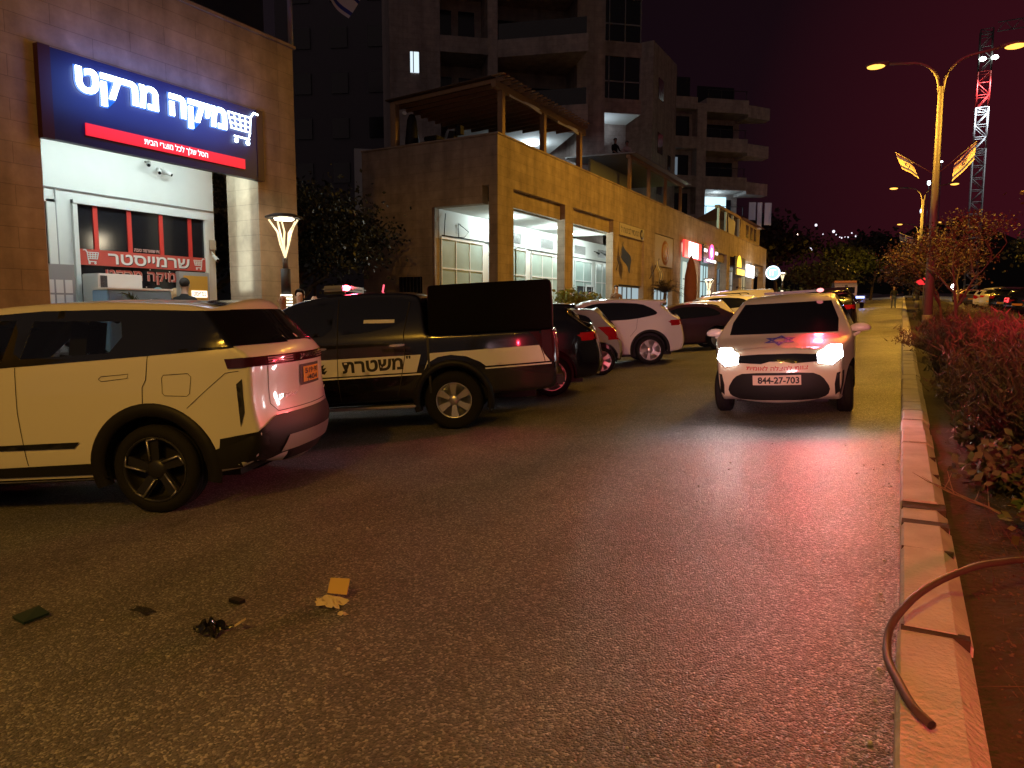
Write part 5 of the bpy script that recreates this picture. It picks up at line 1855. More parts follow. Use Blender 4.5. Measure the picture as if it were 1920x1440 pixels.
lamp('AREA', q, 22, (.75, .88, 1.0), size=1.6, target=q + Vector((0, 0, 2)), name="balcony_light")
b = MB(); tb(b, 10.9, 13.2, OF - 2.38, OF - 2.34, 9.6, 12.4); b.build("balcony_door", mat("dim_lit_room", (.1, .11, .12), .4, emit=(.4, .5, .6), estr=.06), by)
b = MB(); tb(b, 10.0, 15.0, OF - 2.4, OF + 1.0, 9.3, 9.5); b.build("terrace_slab", STONE_T, by)

tcB = thing("apartment_tower", "narrow stone tower with small square windows right of the glazed bay", "apartment building", (-19, 54, 5))
b = MB(); b.box(-24, -17, 51.6, 57.5, 0, 20.9); b.build("wall", STONE_T, tcB)
for z in (17.2, 13.3, 10.3):
    b = MB(); b.box(-17, -16.96, 52.9, 54.1, z, z + 1.5); b.build("window", FARGL, tcB)
b = MB(); b.box(-17, -16.96, 55.5, 56.2, 12.5, 13.6); b.build("window", FARGL, tcB)

A0 = Vector((-17.5, 60.5, 0))
far = thing("apartment_tower", "farthest apartment block with open balconies, one brightly lit", "apartment building", TP3(4, -3, 4))
b = MB(); tb(b, -3.5, 6.6, -8, -2.2, 0, 19.2)
tb(b, 1.5, 2.35, -2.2, .1, 6, 18.9)
tb(b, -1.4, 1.5, -2.2, -.9, 6, 18.2)
b.build("wall", STONE_T, far)
for fl in range(4):
    z0 = 9.0 + 3.2 * fl
    b = MB(); tb(b, -1.4, 1.5, -.9, .06, z0 - .2, z0 + .75); tb(b, 2.35, 6.2, -2.2, .06, z0 - .35, z0 + .75) if fl else tb(b, 2.35, 6.2, -2.2, .06, z0 - .35, z0 - .15)
    if fl:
        b.prism([TP3(6.2, -2.2, z0 - .6), TP3(8.6, -1.6, z0 - .6), TP3(8.6, -.6, z0 - .6), TP3(6.2, .04, z0 - .6)], (0, 0, 1.0))
    bl = b.build("balcony", STONE_T, far)
    b = MB(); tb(b, -.9, 1.2, -.89, -.85, z0 + .75, z0 + 2.6); b.build("balcony_door", FARGL, bl)
    b = MB(); tb(b, 2.5, 6.0, -2.19, -2.15, z0 + .76, z0 + 2.4); b.build("balcony_door", FARGL, bl)
    b = MB(); tb(b, 2.4, 6.1, -.02, .02, z0 + 1.45, z0 + 1.5)
    for k in range(4):
        tb(b, 2.5 + k * 1.15, 2.54 + k * 1.15, -.02, .02, z0 + .75, z0 + 1.5)
    b.build("railing", DARKSTEEL, bl)
b = MB(); tb(b, 3.0, 5.5, -2.14, -2.10, 9.0, 11.6)
b.build("window", emis("lit_room", (.55, .85, 1.0), 1.5), far)
b = MB(); tb(b, -.6, .2, -.84, -.8, 13.0, 14.6)
b.build("window", emis("dim_room", (.4, .5, .6), .25), far)
q = Vector(TP3(4.0, -1.2, 11.3))
lamp('POINT', q, 45, (.65, .88, 1.0), size=.2, name="balcony_light")
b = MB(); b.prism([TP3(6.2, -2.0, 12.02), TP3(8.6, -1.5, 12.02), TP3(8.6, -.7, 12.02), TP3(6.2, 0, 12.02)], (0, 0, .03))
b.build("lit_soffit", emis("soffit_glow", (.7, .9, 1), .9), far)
ld = thing("laundry", "white washing hanging from the lit far balcony", "laundry", TP3(7, .1, 9))
b = MB()
for k, (e_, w_, h_) in enumerate(((6.5, .7, 1.5), (7.3, .5, 2.3), (8.0, .7, 1.9))):
    flag_mesh(b, TP3(e_, .1, 10.9), e2, (0, 0, -1), w_, h_, amp=.08, n=6, m=6)
b.build("cloth", mat("washing", (.6, .62, .7), .8, emit=(.6, .7, .9), estr=.04), ld)
# dark block behind the market building
b = MB(); b.box(-34, -24, 4, 22, 0, 24)
dbk = b.build("rear_block", mat("dark_render", (.10, .095, .11), .8))
b = MB(); b.prism([(-43.0, 40.5, 0), (-33.5, 44.5, 0), (-36.5, 52.5, 0), (-46, 48.5, 0)], (0, 0, 38))
dk2 = b.build("rear_block", mat("dark_render", (.10, .095, .11), .8))
for fl_ in range(6):
    for q_ in range(3):
        b = MB()
        p_ = Vector((-43.0, 40.5, 8 + fl_ * 3.3)) + Vector((9.5, 4.0, 0)) * (.14 + .28 * q_)
        b.prism([p_, p_ + Vector((1.2, .5, 0)), p_ + Vector((1.2, .5, 1.5)), p_ + Vector((0, 0, 1.5))], (.03, -.07, 0))
        b.build("window", FARGL, dk2)
tag(dk2, "unlit dark apartment block in the gap between the market and the stone tower", "building")
tag(dbk, "plain dark apartment block rising behind the market building", "building")


# ================================================================== PEOPLE
def person(label, x, y, z, face, shirt, trousers, hair=True, arms=(10, -10), bend=(5, 5), stride=.05, h=1.75, bald=False, lean=0, skin=SKIN, group=None, head=0):
    """face: heading in degrees clockwise from +Y; arms: swing forward of each upper arm; bend: elbow bend"""
    k = h / 1.75
    t = thing("person", label, "person", (x, y, z), (0, 0, -R(face)), group=group)
    J = {}
    V = Vector
    J['pelvis'] = V((0, 0, .93))
    ln = R(lean)
    up = lambda d: V((0, math.sin(ln) * d, math.cos(ln) * d))
    J['waist'] = J['pelvis'] + up(.16)
    J['chest'] = J['pelvis'] + up(.36)
    J['neckb'] = J['pelvis'] + up(.53)
    J['neck'] = J['pelvis'] + up(.60) + V((0, .01, 0))
    J['chin'] = J['neck'] + V((0, .035, .07))
    J['skull'] = J['neck'] + V((0, .02, .15))
    J['crown'] = J['neck'] + V((0, .005, .215))
    rad = {'pelvis': (.155, .115), 'waist': (.145, .105), 'chest': (.175, .12), 'neckb': (.085, .075), 'neck': (.058, .06), 'chin': (.066, .078), 'skull': (.078, .098), 'crown': (.05, .06)}
    edges = [('pelvis', 'waist'), ('waist', 'chest'), ('chest', 'neckb'), ('neckb', 'neck'), ('neck', 'chin'), ('chin', 'skull'), ('skull', 'crown')]
    zone = {}
    for s, sg in (('l', -1), ('r', 1)):
        i = 0 if s == 'l' else 1
        st = stride * (1 if s == 'l' else -1)
        J['hip' + s] = V((sg * .10, 0, .88)); J['knee' + s] = V((sg * .11, st * .6 + .02, .49)); J['ank' + s] = V((sg * .115, st, .085)); J['toe' + s] = V((sg * .13, st + .15, .035))
        rad['hip' + s] = (.098, .10); rad['knee' + s] = (.065, .066); rad['ank' + s] = (.047, .05); rad['toe' + s] = (.042, .032)
        sh_ = J['chest'] + up(.11) + V((sg * .19, 0, 0))
        a = R(arms[i]); bdeg = R(arms[i] + bend[i])
        el = sh_ + V((sg * .05, math.sin(a) * .29, -math.cos(a) * .29))
        wr = el + V((-sg * .01, math.sin(bdeg) * .25, -math.cos(bdeg) * .25))
        hd = wr + V((0, math.sin(bdeg) * .085, -math.cos(bdeg) * .085))
        J['sho' + s], J['elb' + s], J['wri' + s], J['han' + s] = sh_, el, wr, hd
        rad['sho' + s] = (.066, .07); rad['elb' + s] = (.043, .045); rad['wri' + s] = (.030, .028); rad['han' + s] = (.036, .022)
        edges += [('pelvis', 'hip' + s), ('hip' + s, 'knee' + s), ('knee' + s, 'ank' + s), ('ank' + s, 'toe' + s), ('chest', 'sho' + s), ('sho' + s, 'elb' + s), ('elb' + s, 'wri' + s), ('wri' + s, 'han' + s)]
        fd = (hd - wr).normalized()
        for q in range(4):
            off = V((0, 0, 0)) + V((0, .018 * (1.5 - q), 0)) if abs(fd.z) > .6 else V((sg * .018 * (1.5 - q), 0, 0))
            f1 = hd + off + fd * .05; f2 = f1 + fd * (.03 if q in (1, 2) else .02) + V((-sg * .012, 0, 0))
            J['f%s%da' % (s, q)] = f1; J['f%s%db' % (s, q)] = f2
            rad['f%s%da' % (s, q)] = (.010, .010); rad['f%s%db' % (s, q)] = (.008, .008)
            edges += [('han' + s, 'f%s%da' % (s, q)), ('f%s%da' % (s, q), 'f%s%db' % (s, q))]
        th_ = wr + fd * .05 + V((-sg * .03, .03, 0))
        J['t' + s] = th_; rad['t' + s] = (.011, .011); edges.append(('wri' + s, 't' + s))
    names = list(J)
    me = D.meshes.new("body")
    me.from_pydata([J[n] * k for n in names], [(names.index(a), names.index(c)) for a, c in edges], [])
    o = D.objects.new("body", me)
    COL.objects.link(o)
    mo = o.modifiers.new("skin", 'SKIN')
    sv = me.skin_vertices[0].data
    for i, n in enumerate(names):
        sv[i].radius = (rad[n][0] * k, rad[n][1] * k)
        sv[i].use_root = (n == 'pelvis')
    ss = o.modifiers.new("sub", 'SUBSURF'); ss.levels = ss.render_levels = 1
    dg = bpy.context.evaluated_depsgraph_get()
    dg.update()
    me2 = D.meshes.new_from_object(o.evaluated_get(dg))
    D.objects.remove(o)
    o = D.objects.new("body", me2)
    COL.objects.link(o)
    o.parent = t
    me2.materials.clear()
    for m in (skin, shirt, trousers, RUBBER):
        me2.materials.append(m)
    zn = J['neck'].z * k
    el_z = {s: J['elb' + s] * k for s in 'lr'}
    for p in me2.polygons:
        c = p.center
        idx = 1
        best = min(names, key=lambda n: (J[n] * k - c).length)
        if best.startswith(('neck', 'chin', 'skull', 'crown')) and best != 'neckb':
            idx = 0
        elif best.startswith(('wri', 'han', 'f', 't')) and not best.startswith('toe'):
            idx = 0
        elif best.startswith(('hip', 'knee', 'pelvis')):
            idx = 2
        elif best.startswith(('ank', 'toe')):
            idx = 3 if c.z < .12 else 2
        p.material_index = idx
        p.use_smooth = True
    # face
    sk = J['skull'] * k
    ch = J['chin'] * k
    b = MB(False)
    b.ball(ch + V((0, .098, .045)) * k, .016 * k, (.8, 1.1, 1.3), 8, 6)
    b.build("nose", skin, o)
    b = MB(False)
    for sg in (-1, 1):
        b.ball(ch + V((sg * .032, .083, .075)) * k, .010 * k, (1.2, .6, .8), 8, 6)
    b.build("eyes", BLKP, o)
    b = MB(False); b.ball(ch + V((0, .082, .0)) * k, .02 * k, (1.2, .4, .3), 8, 6); b.build("mouth", mat("lips", (.28, .12, .10), .5), o)
    b = MB(False)
    for sg in (-1, 1):
        b.ball(sk + V((sg * .088, -.01, -.03)) * k, .028 * k, (.4, .7, 1.1), 8, 6)
    b.build("ears", skin, o)
    if hair:
        b = MB(False)
        bm = b.bm
        b.ball(sk + V((0, -.018, .035)) * k, .100 * k, (.94, 1.06, .95), 16, 12)
        dl = [v for v in bm.verts if (v.co.z < sk.z - .05 * k) or (v.co.y > sk.y + .03 * k and v.co.z < sk.z + .085 * k)]
        bmesh.ops.delete(bm, geom=dl, context='VERTS')
        b.build("hair", HAIR, o)
    return t


BLK_SH = mat("black_cotton", (.012, .012, .013), .85)
NAVY = mat("navy_cotton", (.02, .025, .06), .85)
GREY_SH = mat("grey_cotton", (.16, .15, .14), .85)
BROWN_SH = mat("brown_cotton", (.16, .09, .05), .85)
WHITE_SH = mat("white_cotton", (.6, .6, .6), .85)
JEANS = mat("jeans", (.05, .07, .12), .85)
person("man in a black T-shirt bending to the cash machine", -12.45, 9.15, .32, -30, BLK_SH, JEANS, arms=(35, 30), bend=(45, 50), lean=8, h=1.78)
b = MB(); 
person("bald man in dark clothes with his head bowed, nearest the police pickup", -10.0, 9.42, .05, 140, NAVY, JEANS, hair=False, arms=(25, 25), bend=(60, 60), lean=8, h=1.74)
person("man with short dark hair beside the bald man near the police pickup", -10.3, 10.12, .10, 150, BLK_SH, JEANS, arms=(0, 5), h=1.77)
person("person behind the police pickup whose head only just shows over its bonnet", -10.4, 10.62, .10, 160, NAVY, JEANS, hair=False, arms=(0, 5), h=1.70)
person("man in brown standing by the arcade pillar behind the white SUV", -10.9, 28.7, zwalk(-10.9, 28.7), 150, BROWN_SH, JEANS, arms=(10, 20), bend=(60, 20), h=1.75)
person("person low behind the white SUV roof, only dark hair showing", -11.4, 27.0, zwalk(-11, 27.0) - .05, 140, BLK_SH, JEANS, h=1.55)
person("lone person standing in the roadway far up the street", -1.15, 65.5, zroad(-1.15, 65.5), 175, BLK_SH, JEANS, arms=(15, 10), bend=(70, 15), stride=.12, h=1.75)
person("first person leaning at the balcony of the glazed bay, in dark clothes", -14.3, 37.2, 9.05, 120, BLK_SH, BLK_SH, arms=(20, 10), bend=(40, 50), h=1.7)
person("second person at the balcony of the glazed bay, in a pale shirt", -14.0, 38.2, 9.05, 150, WHITE_SH, BLK_SH, arms=(20, 10), bend=(40, 50), h=1.72)
b = MB(); b.box(-15.2, -13.2, 35.6, 40.0, 8.9, 9.05); b.box(-13.3, -13.2, 35.6, 40.0, 9.05, 9.8)
tag(b.build("balcony_slab", STONE_T), "stone balcony with two people above the second pergola", "balcony")
person("person in white by the entrance of the far shops", -11.0, 53.5, zwalk(-11, 53.5), 90, WHITE_SH, BLK_SH, h=1.75)

# ================================================================== STREET LAMPS
def street_lamp(label, y, near, first=None):
    x = .52 - .0 * y if y < 40 else .45
    z0 = zmed(x, y)
    t = thing("street_lamp", label, "street lamp", (x, y, z0), group="double-armed street lamps on the median")
    b = MB(False)
    n = 16 if near else 8
    b.tube([(0, 0, -.2), (0, 0, 3), (0, 0, 7.6)], [.14, .11, .075], n); b.build("pole", STEEL, t)
    b = MB(False); b.tube([(0, 0, -.1), (0, 0, .55)], .16, n); b.build("pole_base", STEEL, t)
    for sg in (-1, 1):
        b = MB(False)
        pts = [(sg * .05, 0, 7.4)]
        for k in range(9):
            a = k / 8 * math.pi / 2
            pts.append((sg * (.06 + .85 * (1 - math.cos(a))), 0, 7.6 + .85 * math.sin(a)))
        pts.append((sg * 1.45, 0, 8.52)); 
        b.tube(pts, .045, 8); arm = b.build("arm", STEEL, t)
        b = MB(False); b.ball((sg * 1.80, 0, 8.56), .36, (1, .42, .26), 14, 8); hd = b.build("lamp_head", STEEL, t)
        b = MB(False); b.ball((sg * 1.84, 0, 8.50), .27, (1, .55, .32), 14, 8); b.build("lamp_glass", emis("sodium_glow", (1, .44, .07), 2.6), hd)
    return t, x, z0


for i, (y, lab) in enumerate(((26.5, "nearest double-armed street lamp on the median, flags on its pole"), (58.5, "second double-armed street lamp from the viewer on the median"),
                              (91, "third double-armed street lamp from the viewer on the median"), (124, "fourth double-armed street lamp from the viewer on the median"),
                              (158, "farthest double-armed street lamp on the median"))):
    t, x, z0 = street_lamp(lab, y, i < 2)
    for sg in (-1, 1):
        if i < 3:
            lamp('SPOT', (x + sg * 1.84, y, z0 + 8.30), 2400 if sg < 0 else 1400, SODIUM, size=.2, target=(x + sg * 2.0, y, 0), angle=172, blend=.08, name="sodium_light")
    if i >= 3:
        lamp('SPOT', (x, y, z0 + 8.3), 3000, SODIUM, size=.3, target=(x - .5, y, 0), angle=165, blend=.5, name="sodium_light")
# the same row goes on behind the viewer: this lamp lights the nearest cars
t, x, z0 = street_lamp("street lamp behind the viewer on the median", -6.0, True)
lamp('SPOT', (x - 1.84, -6, z0 + 8.30), 2150, SODIUM, size=.2, target=(x - 2.2, -6, 0), angle=172, blend=.08, name="sodium_light")
lamp('SPOT', (x + 1.84, -6, z0 + 8.36), 900, SODIUM, size=.2, target=(x + 2.2, -6, 0), angle=160, blend=.5, name="sodium_light")
# red emergency light standing in the road close behind the viewer
lamp('SPOT', (1.5, -2.6, 1.9), 1300, (1.0, .035, .07), size=.08, target=(1.2, 14, 1.2), angle=60, blend=.4, name="red_beacon_light")
lamp('SPOT', (1.6, -2.6, 2.0), 19000, (1.0, .03, .06), size=.08, target=(1.7, 26, 4.6), angle=26, blend=.7, name="red_beacon_light")
lamp('SPOT', (.5, -2.4, 1.7), 2600, (1.0, .60, .64), size=.9, target=(-3.3, 14, 1.4), angle=21, blend=.8, name="vehicle_light")


FLAGL = mat("flag_lit_white", (.72, .68, .55), .8)
flag("lamp_flag", "white and blue flag on a slanting staff, street side of the nearest lamp pole", (.46, 26.5, 5.80), (-.66, 26.5, 6.58), (-.64, 26.5, 6.56), (.51, .05, -.34), (.30, -.38, -.78), .60, .66, FLAGL, FLAGB, star=True, group="flags on the lamp pole", amp=.025)
flag("lamp_flag", "white and blue flag on a slanting staff, median side of the nearest lamp pole", (.56, 26.5, 5.80), (1.56, 26.5, 6.68), (1.54, 26.5, 6.66), (-.56, .05, -.62), (-.06, -.38, -.80), .80, .66, FLAGL, FLAGB, star=True, group="flags on the lamp pole", amp=.025)
flag("lamp_flag", "yellow-lit flag flying near the top of the trees by the second lamp pole", (.40, 58.5, 6.4), (-.9, 58.5, 7.1), (-.9, 58.5, 7.1), (.8, 0, -.35), (.1, 0, -.9), 1.2, .6, FLAGL, FLAGB, star=False, group="flags on the lamp pole", amp=.025)


# ================================================================== TOWER CRANE
cn = thing("tower_crane", "distant red and white lattice crane mast lit by white floodlights", "crane", (8.9, 140, 4))


def lattice(b, x, y, z0, z1, s, step):
    for sx in (-1, 1):
        for sy in (-1, 1):
            b.tube([(x + sx * s, y + sy * s, z0), (x + sx * s, y + sy * s, z1)], .10, 5)
    z = z0
    k = 0
    while z < z1 - .1:
        zz = min(z + step, z1)
        for (ax, ay, bx, by_) in ((-1, -1, 1, -1), (1, -1, 1, 1), (-1, 1, 1, 1), (-1, -1, -1, 1)):
            p, q = (x + ax * s, y + ay * s), (x + bx * s, y + by_ * s)
            if k % 2:
                p, q = q, p
            b.tube([(p[0], p[1], z), (q[0], q[1], zz)], .06, 4)
            b.tube([(p[0], p[1], zz), (q[0], q[1], zz)], .06, 4)
        z = zz
        k += 1
    return b


CRW = mat("crane_white", (.6, .6, .62), .5)
CRR = mat("crane_red", (.55, .03, .03), .5)
CRD = mat("crane_grey", (.10, .09, .09), .6)
for z0, z1, m in ((4, 27.5, CRD), (27.5, 34.0, CRW), (34.0, 39.5, CRR), (39.5, 46, CRD)):
    b = MB(); lattice(b, 8.6, 140, z0, z1, .85, 1.9); b.build("mast_section", m, cn)
b = MB()
for k in range(14):
    x0 = 10 + k * 2.0
    b.tube([(x0, 140, 45.6), (x0 + 2.0, 140, 45.6)], .08, 4); b.tube([(x0, 140, 47.0), (x0 + 2.0, 140, 47.0)], .08, 4); b.tube([(x0, 140, 45.6), (x0 + 1, 140, 47.0), (x0 + 2, 140, 45.6)], .06, 4)
b.build("jib", CRD, cn)
b = MB(); b.ball((8.2, 138.6, 41.3), .5, (1, 1, .6)); b.ball((9.8, 138.6, 41.3), .5, (1, 1, .6)); b.build("floodlight", emis("crane_flood", (.85, 1, .9), 14), cn)
lamp('SPOT', (9.0, 134.5, 41.5), 26000, (.85, .95, 1.0), size=.4, target=(8.6, 140, 31), angle=60, blend=.6, name="crane_light")


# ================================================================== VEGETATION
def leaf_cloud(b, rnd, pts, n, spread, size, flat=.5, long=1.6):
    for _ in range(n):
        c = Vector(rnd.choice(pts)) + Vector((rnd.gauss(0, spread), rnd.gauss(0, spread), rnd.gauss(0, spread * flat)))
        a = Vector((rnd.uniform(-1, 1), rnd.uniform(-1, 1), rnd.uniform(-.8, .8))).normalized()
        d = a.orthogonal().normalized()
        d.rotate(Matrix.Rotation(rnd.uniform(0, 6.28), 3, a))
        s = size * rnd.uniform(.6, 1.3)
        b.face([c - a * s * long * .5, c + d * s * .5, c + a * s * long * .5, c - d * s * .5])


def tree_mesh(rnd, h, trunk_r, crown_r, n_leaf, leaf, levels=4, trunk_h=.4, spread=.35, lean=0.0, up=.5):
    tb_, cb_ = MB(False), MB(False)
    tips = []

    def grow(p, d, L, r, lev):
        pts = [p]
        q = p.copy()
        dd = d.copy()
        for k in range(3):
            dd = (dd + Vector((rnd.uniform(-.18, .18), rnd.uniform(-.18, .18), rnd.uniform(-.05, .12)))).normalized()
            q = q + dd * L / 3
            pts.append(q.copy())
        tb_.tube(pts, [r, r * .88, r * .75, r * .62], 7 if lev < 2 else 4, cap=False)
        if lev >= 1:
            tips.append(pts[2])
        if lev >= levels:
            tips.append(q)
            tips.append(pts[1])
            return
        for k in range(rnd.choice((2, 3)) if lev else 4):
            a = rnd.uniform(0, 6.28)
            nd = (dd * up + Vector((math.cos(a), math.sin(a), rnd.uniform(-.1, .5))) * .62).normalized()
            grow(q if k < 2 else pts[2], nd, L * rnd.uniform(.62, .82), r * .6, lev + 1)
    grow(Vector((0, 0, -.1)), Vector((lean, 0, 1)).normalized(), h * trunk_h, trunk_r, 0)
    leaf_cloud(cb_, rnd, tips, n_leaf, spread, leaf)
    return tb_, cb_


def tree(name, label, x, y, z, seed, h, leafm, n=3500, leaf=.10, group=None, levels=4, r=.12, spread=.35, trunk_h=.4, rot=0, up=.5):
    rnd = random.Random(seed)
    t = thing(name, label, "tree", (x, y, z), (0, 0, rot), group=group)
    tb_, cb_ = tree_mesh(rnd, h, r, h * .4, n, leaf, levels, trunk_h, spread, up=up)
    tb_.build("trunk", BARK, t)
    cb_.build("crown", leafm, t)
    return t


REDDISH = mat("leaf_autumn", (.075, .04, .025), .65, var=.4, vscale=2)
G_MED = "small trees on the median"
tree("median_tree", "slender median tree with a feathery spreading crown right of the lamp pole", 1.2, 24.5, zmed(1.2, 24.5), 11, 3.3, REDDISH, 2600, .05, G_MED, 5, .06, .22, .42)
tree("median_tree", "thin forked median tree just left of the slender feathery one", 1.0, 29.5, zmed(1.0, 29.5), 12, 3.2, REDDISH, 1500, .06, G_MED, 5, .05, .22, .42)
tree("median_tree", "bushy reddish median tree left of the nearest lamp pole", .9, 44.0, zmed(.9, 44), 13, 4.3, REDDISH, 3000, .10, G_MED, 4, .10, .5, .36)
tree("median_tree", "round orange-lit median tree behind the bushy reddish one", 1.0, 55, zmed(1, 55), 14, 5.0, REDDISH, 3200, .14, G_MED, 4, .10, .6, .34)
tree("median_tree", "farthest median tree below the row of lamps", 1.2, 74, zmed(1.2, 74), 15, 6.0, REDDISH, 3000, .22, G_MED, 4, .10, .7, .34)
tree("street_tree", "wide dark street tree overhanging the right edge of the picture", 6.8, 25.5, zmed(6.8, 25.5), 16, 7.0, REDDISH, 6500, .11, None, 5, .16, .5, .36)
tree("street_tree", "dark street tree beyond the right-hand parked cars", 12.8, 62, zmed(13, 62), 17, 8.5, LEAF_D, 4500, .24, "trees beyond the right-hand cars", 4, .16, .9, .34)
tree("street_tree", "yellow-green lamp-lit tree above the right-hand parked cars", 12.5, 84, zmed(13, 84), 18, 8.5, LEAF, 4000, .28, "trees beyond the right-hand cars", 4, .16, 1.0, .34)
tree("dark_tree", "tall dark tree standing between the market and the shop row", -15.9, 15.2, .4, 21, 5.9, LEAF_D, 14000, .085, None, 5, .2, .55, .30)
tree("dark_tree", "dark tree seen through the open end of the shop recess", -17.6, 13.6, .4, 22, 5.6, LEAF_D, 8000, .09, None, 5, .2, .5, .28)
G_FAR = "trees at the far end of the street"
tree("far_tree", "rounded far tree behind the white van", -8.2, 82, zwalk(-9.4, 82), 23, 6.0, LEAF, 4500, .26, G_FAR, 4, .14, .8, .3)
tree("far_tree", "rough-barked leafy far tree left of the recovery truck", -7.6, 104, zwalk(-9.4, 104), 24, 8.0, LEAF, 4000, .32, G_FAR, 4, .18, .9, .36)
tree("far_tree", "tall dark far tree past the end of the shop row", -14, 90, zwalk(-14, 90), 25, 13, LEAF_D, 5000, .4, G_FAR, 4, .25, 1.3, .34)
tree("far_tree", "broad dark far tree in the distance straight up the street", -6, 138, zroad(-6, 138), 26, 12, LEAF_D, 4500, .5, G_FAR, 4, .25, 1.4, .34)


def palm(name, label, x, y, z, seed, L, n, m, trunk=.3, group=None, cat="palm"):
    rnd = random.Random(seed)
    t = thing(name, label, cat, (x, y, z), group=group)
    b = MB(False); b.tube([(0, 0, 0), (0.02, 0, trunk)], [.10, .07], 8); b.build("trunk", BARK, t)
    b = MB(False)
    for k in range(n):
        a = 2 * math.pi * k / n + rnd.uniform(-.2, .2)
        el = rnd.uniform(.35, 1.25)
        pts = []
        for j in range(8):
            s = j / 7 * L
            pts.append(Vector((math.cos(a) * s * math.cos(el), math.sin(a) * s * math.cos(el), trunk + s * math.sin(el) - .55 * s * s / L)))
        for j in range(1, 8):
            p = pts[j]; d = (pts[j] - pts[j - 1]).normalized(); sd = d.cross(Vector((0, 0, 1))).normalized()
            b.face([pts[j - 1] - sd * .008, pts[j - 1] + sd * .008, p + sd * .008, p - sd * .008])
            for q in range(3):
                pp = pts[j - 1].lerp(p, q / 3)
                for s_ in (-1, 1):
                    tip = pp + sd * s_ * L * .26 * (1 - j / 9) + d * L * .16 + Vector((0, 0, -.02))
                    b.face([pp, pp + d * .03, tip])
    b.build("fronds", m, t)
    return t


palm("potted_palm", "potted palm in front of the blue freezer", -11.85, 7.85, 1.15, 31, .95, 9, LEAF, .25)
b = MB(); b.lathe([(.001, .25), (.2, .25), (.27, .9), (.27, 1.2), (.001, 1.15)], 16, (-11.85, 7.85, .05))
tag(b.build("plant_pot", mat("terracotta", (.3, .13, .07), .8)), "terracotta pot under the palm by the freezer", "plant pot")
palm("fern_palm", "left of two low green palms between cash machine and pillar", -12.0, 10.25, .95, 32, 1.0, 10, LEAF, .2, "low palms beside the pillar")
palm("fern_palm", "right of two low green palms between cash machine and pillar", -11.9, 10.9, .95, 33, .95, 10, LEAF, .2, "low palms beside the pillar")
palm("fan_palm", "dark spiky fan palm in front of the emblem banner", -10.6, 34.6, zwalk(-10.6, 34) + .95, 34, 1.5, 26, mat("palm_dark", (.05, .035, .025), .7), .6)


def bush(name, label, x, y, z, seed, rx, ry, h, n, leaf, m, group=None, twigs=60, spiky=False, stems=None):
    rnd = random.Random(seed)
    t = thing(name, label, "shrub", (x, y, z), group=group)
    b = MB(False)
    tips = []
    for k in range(twigs):
        a = rnd.uniform(0, 6.28); rr = math.sqrt(rnd.random())
        tip = Vector((rx * rr * math.cos(a) * 1.0, ry * rr * math.sin(a), h * (1 - .45 * rr * rr) * rnd.uniform(.5, 1.1)))
        base = Vector((tip.x * .35, tip.y * .35, 0))
        mid = base.lerp(tip, .5) + Vector((rnd.uniform(-.05, .05), rnd.uniform(-.05, .05), .05))
        b.tube([base, mid, tip], [.010, .007, .003], 3, cap=False)
        for j in range(7):
            s = .25 + .75 * j / 6
            tips.append(base.lerp(mid, s * 2) if s < .5 else mid.lerp(tip, s * 2 - 1))
    b.build("stems", stems or LEAF_DRY, t)
    b = MB(False)
    if spiky:
        for _ in range(n):
            c = rnd.choice(tips)
            d = Vector((rnd.gauss(0, .5), rnd.gauss(0, .5), rnd.uniform(.3, 1))).normalized()
            o = d.orthogonal().normalized() * leaf * .09
            L = leaf * rnd.uniform(.6, 1.4)
            c = c + Vector((rnd.gauss(0, .05), rnd.gauss(0, .05), rnd.gauss(0, .05)))
            b.face([c - o, c + o, c + d * L])
    else:
        leaf_cloud(b, rnd, tips, n, .05, leaf, 1.0)
    b.build("leaves", m, t)
    return t


SHRUB = mat("rosemary_leaf", (.075, .07, .055), .7, var=.4, vscale=4)
SHRUB2 = mat("dry_shrub_leaf", (.13, .09, .065), .75, var=.4, vscale=4)
G_SH = "shrubs along the median"
rb = random.Random(8)
big = [
    ("big grey-green spiky shrub nearest the kerb on the right", 1.20, 6.8, .85, 1.1, 1.12, 14000, True, SHRUB),
    ("second spiky shrub, behind the biggest one", 1.02, 8.9, .76, 1.2, 1.05, 12000, True, SHRUB2),
    ("third spiky shrub in from the near end of the median", 1.00, 11.2, .74, 1.2, .98, 9000, True, SHRUB),
    ("shrub at the right edge beyond the biggest one", 2.75, 7.4, 1.0, 1.2, 1.15, 6500, True, SHRUB),
    ("dry shrub at the right edge behind the spiky ones", 2.75, 10.4, 1.0, 1.3, 1.05, 5500, True, SHRUB2),
    ("low orange-brown shrub at the right edge of the picture", 1.12, 5.35, .34, .34, .80, 4000, False, mat("leaf_rusty", (.17, .10, .035), .7, var=.4)),
]
for k, (lab, x, y, rx, ry, h, n, sp, m) in enumerate(big):
    bush("shrub", lab, x, y, zmed(x, y), 50 + k, rx, ry, h, n, .10 if sp else .05, m, G_SH, 240, sp)
far_labels = ["reddish shrub in the middle of the median, fourth row back", "reddish shrub at the oncoming side of the median, fourth row back", "low reddish shrub by the kerb ahead of the lamp pole", "dry shrub beside the slender median tree",
              "dry shrub right of the slender median tree", "low red-lit shrub at the foot of the nearest lamp pole", "wide dry shrub between lamp pole and oncoming lane", "small shrub beyond the lamp pole by the kerb",
              "shrub beyond the lamp pole in the median middle", "shrub beyond the lamp pole by the oncoming lane"]
far_pos = [(1.3, 13.0), (2.5, 13.6), (1.1, 16.6), (2.0, 19.0), (2.7, 18.0), (.95, 22.5), (2.4, 24.0), (1.0, 30.5), (2.0, 33), (2.7, 31)]
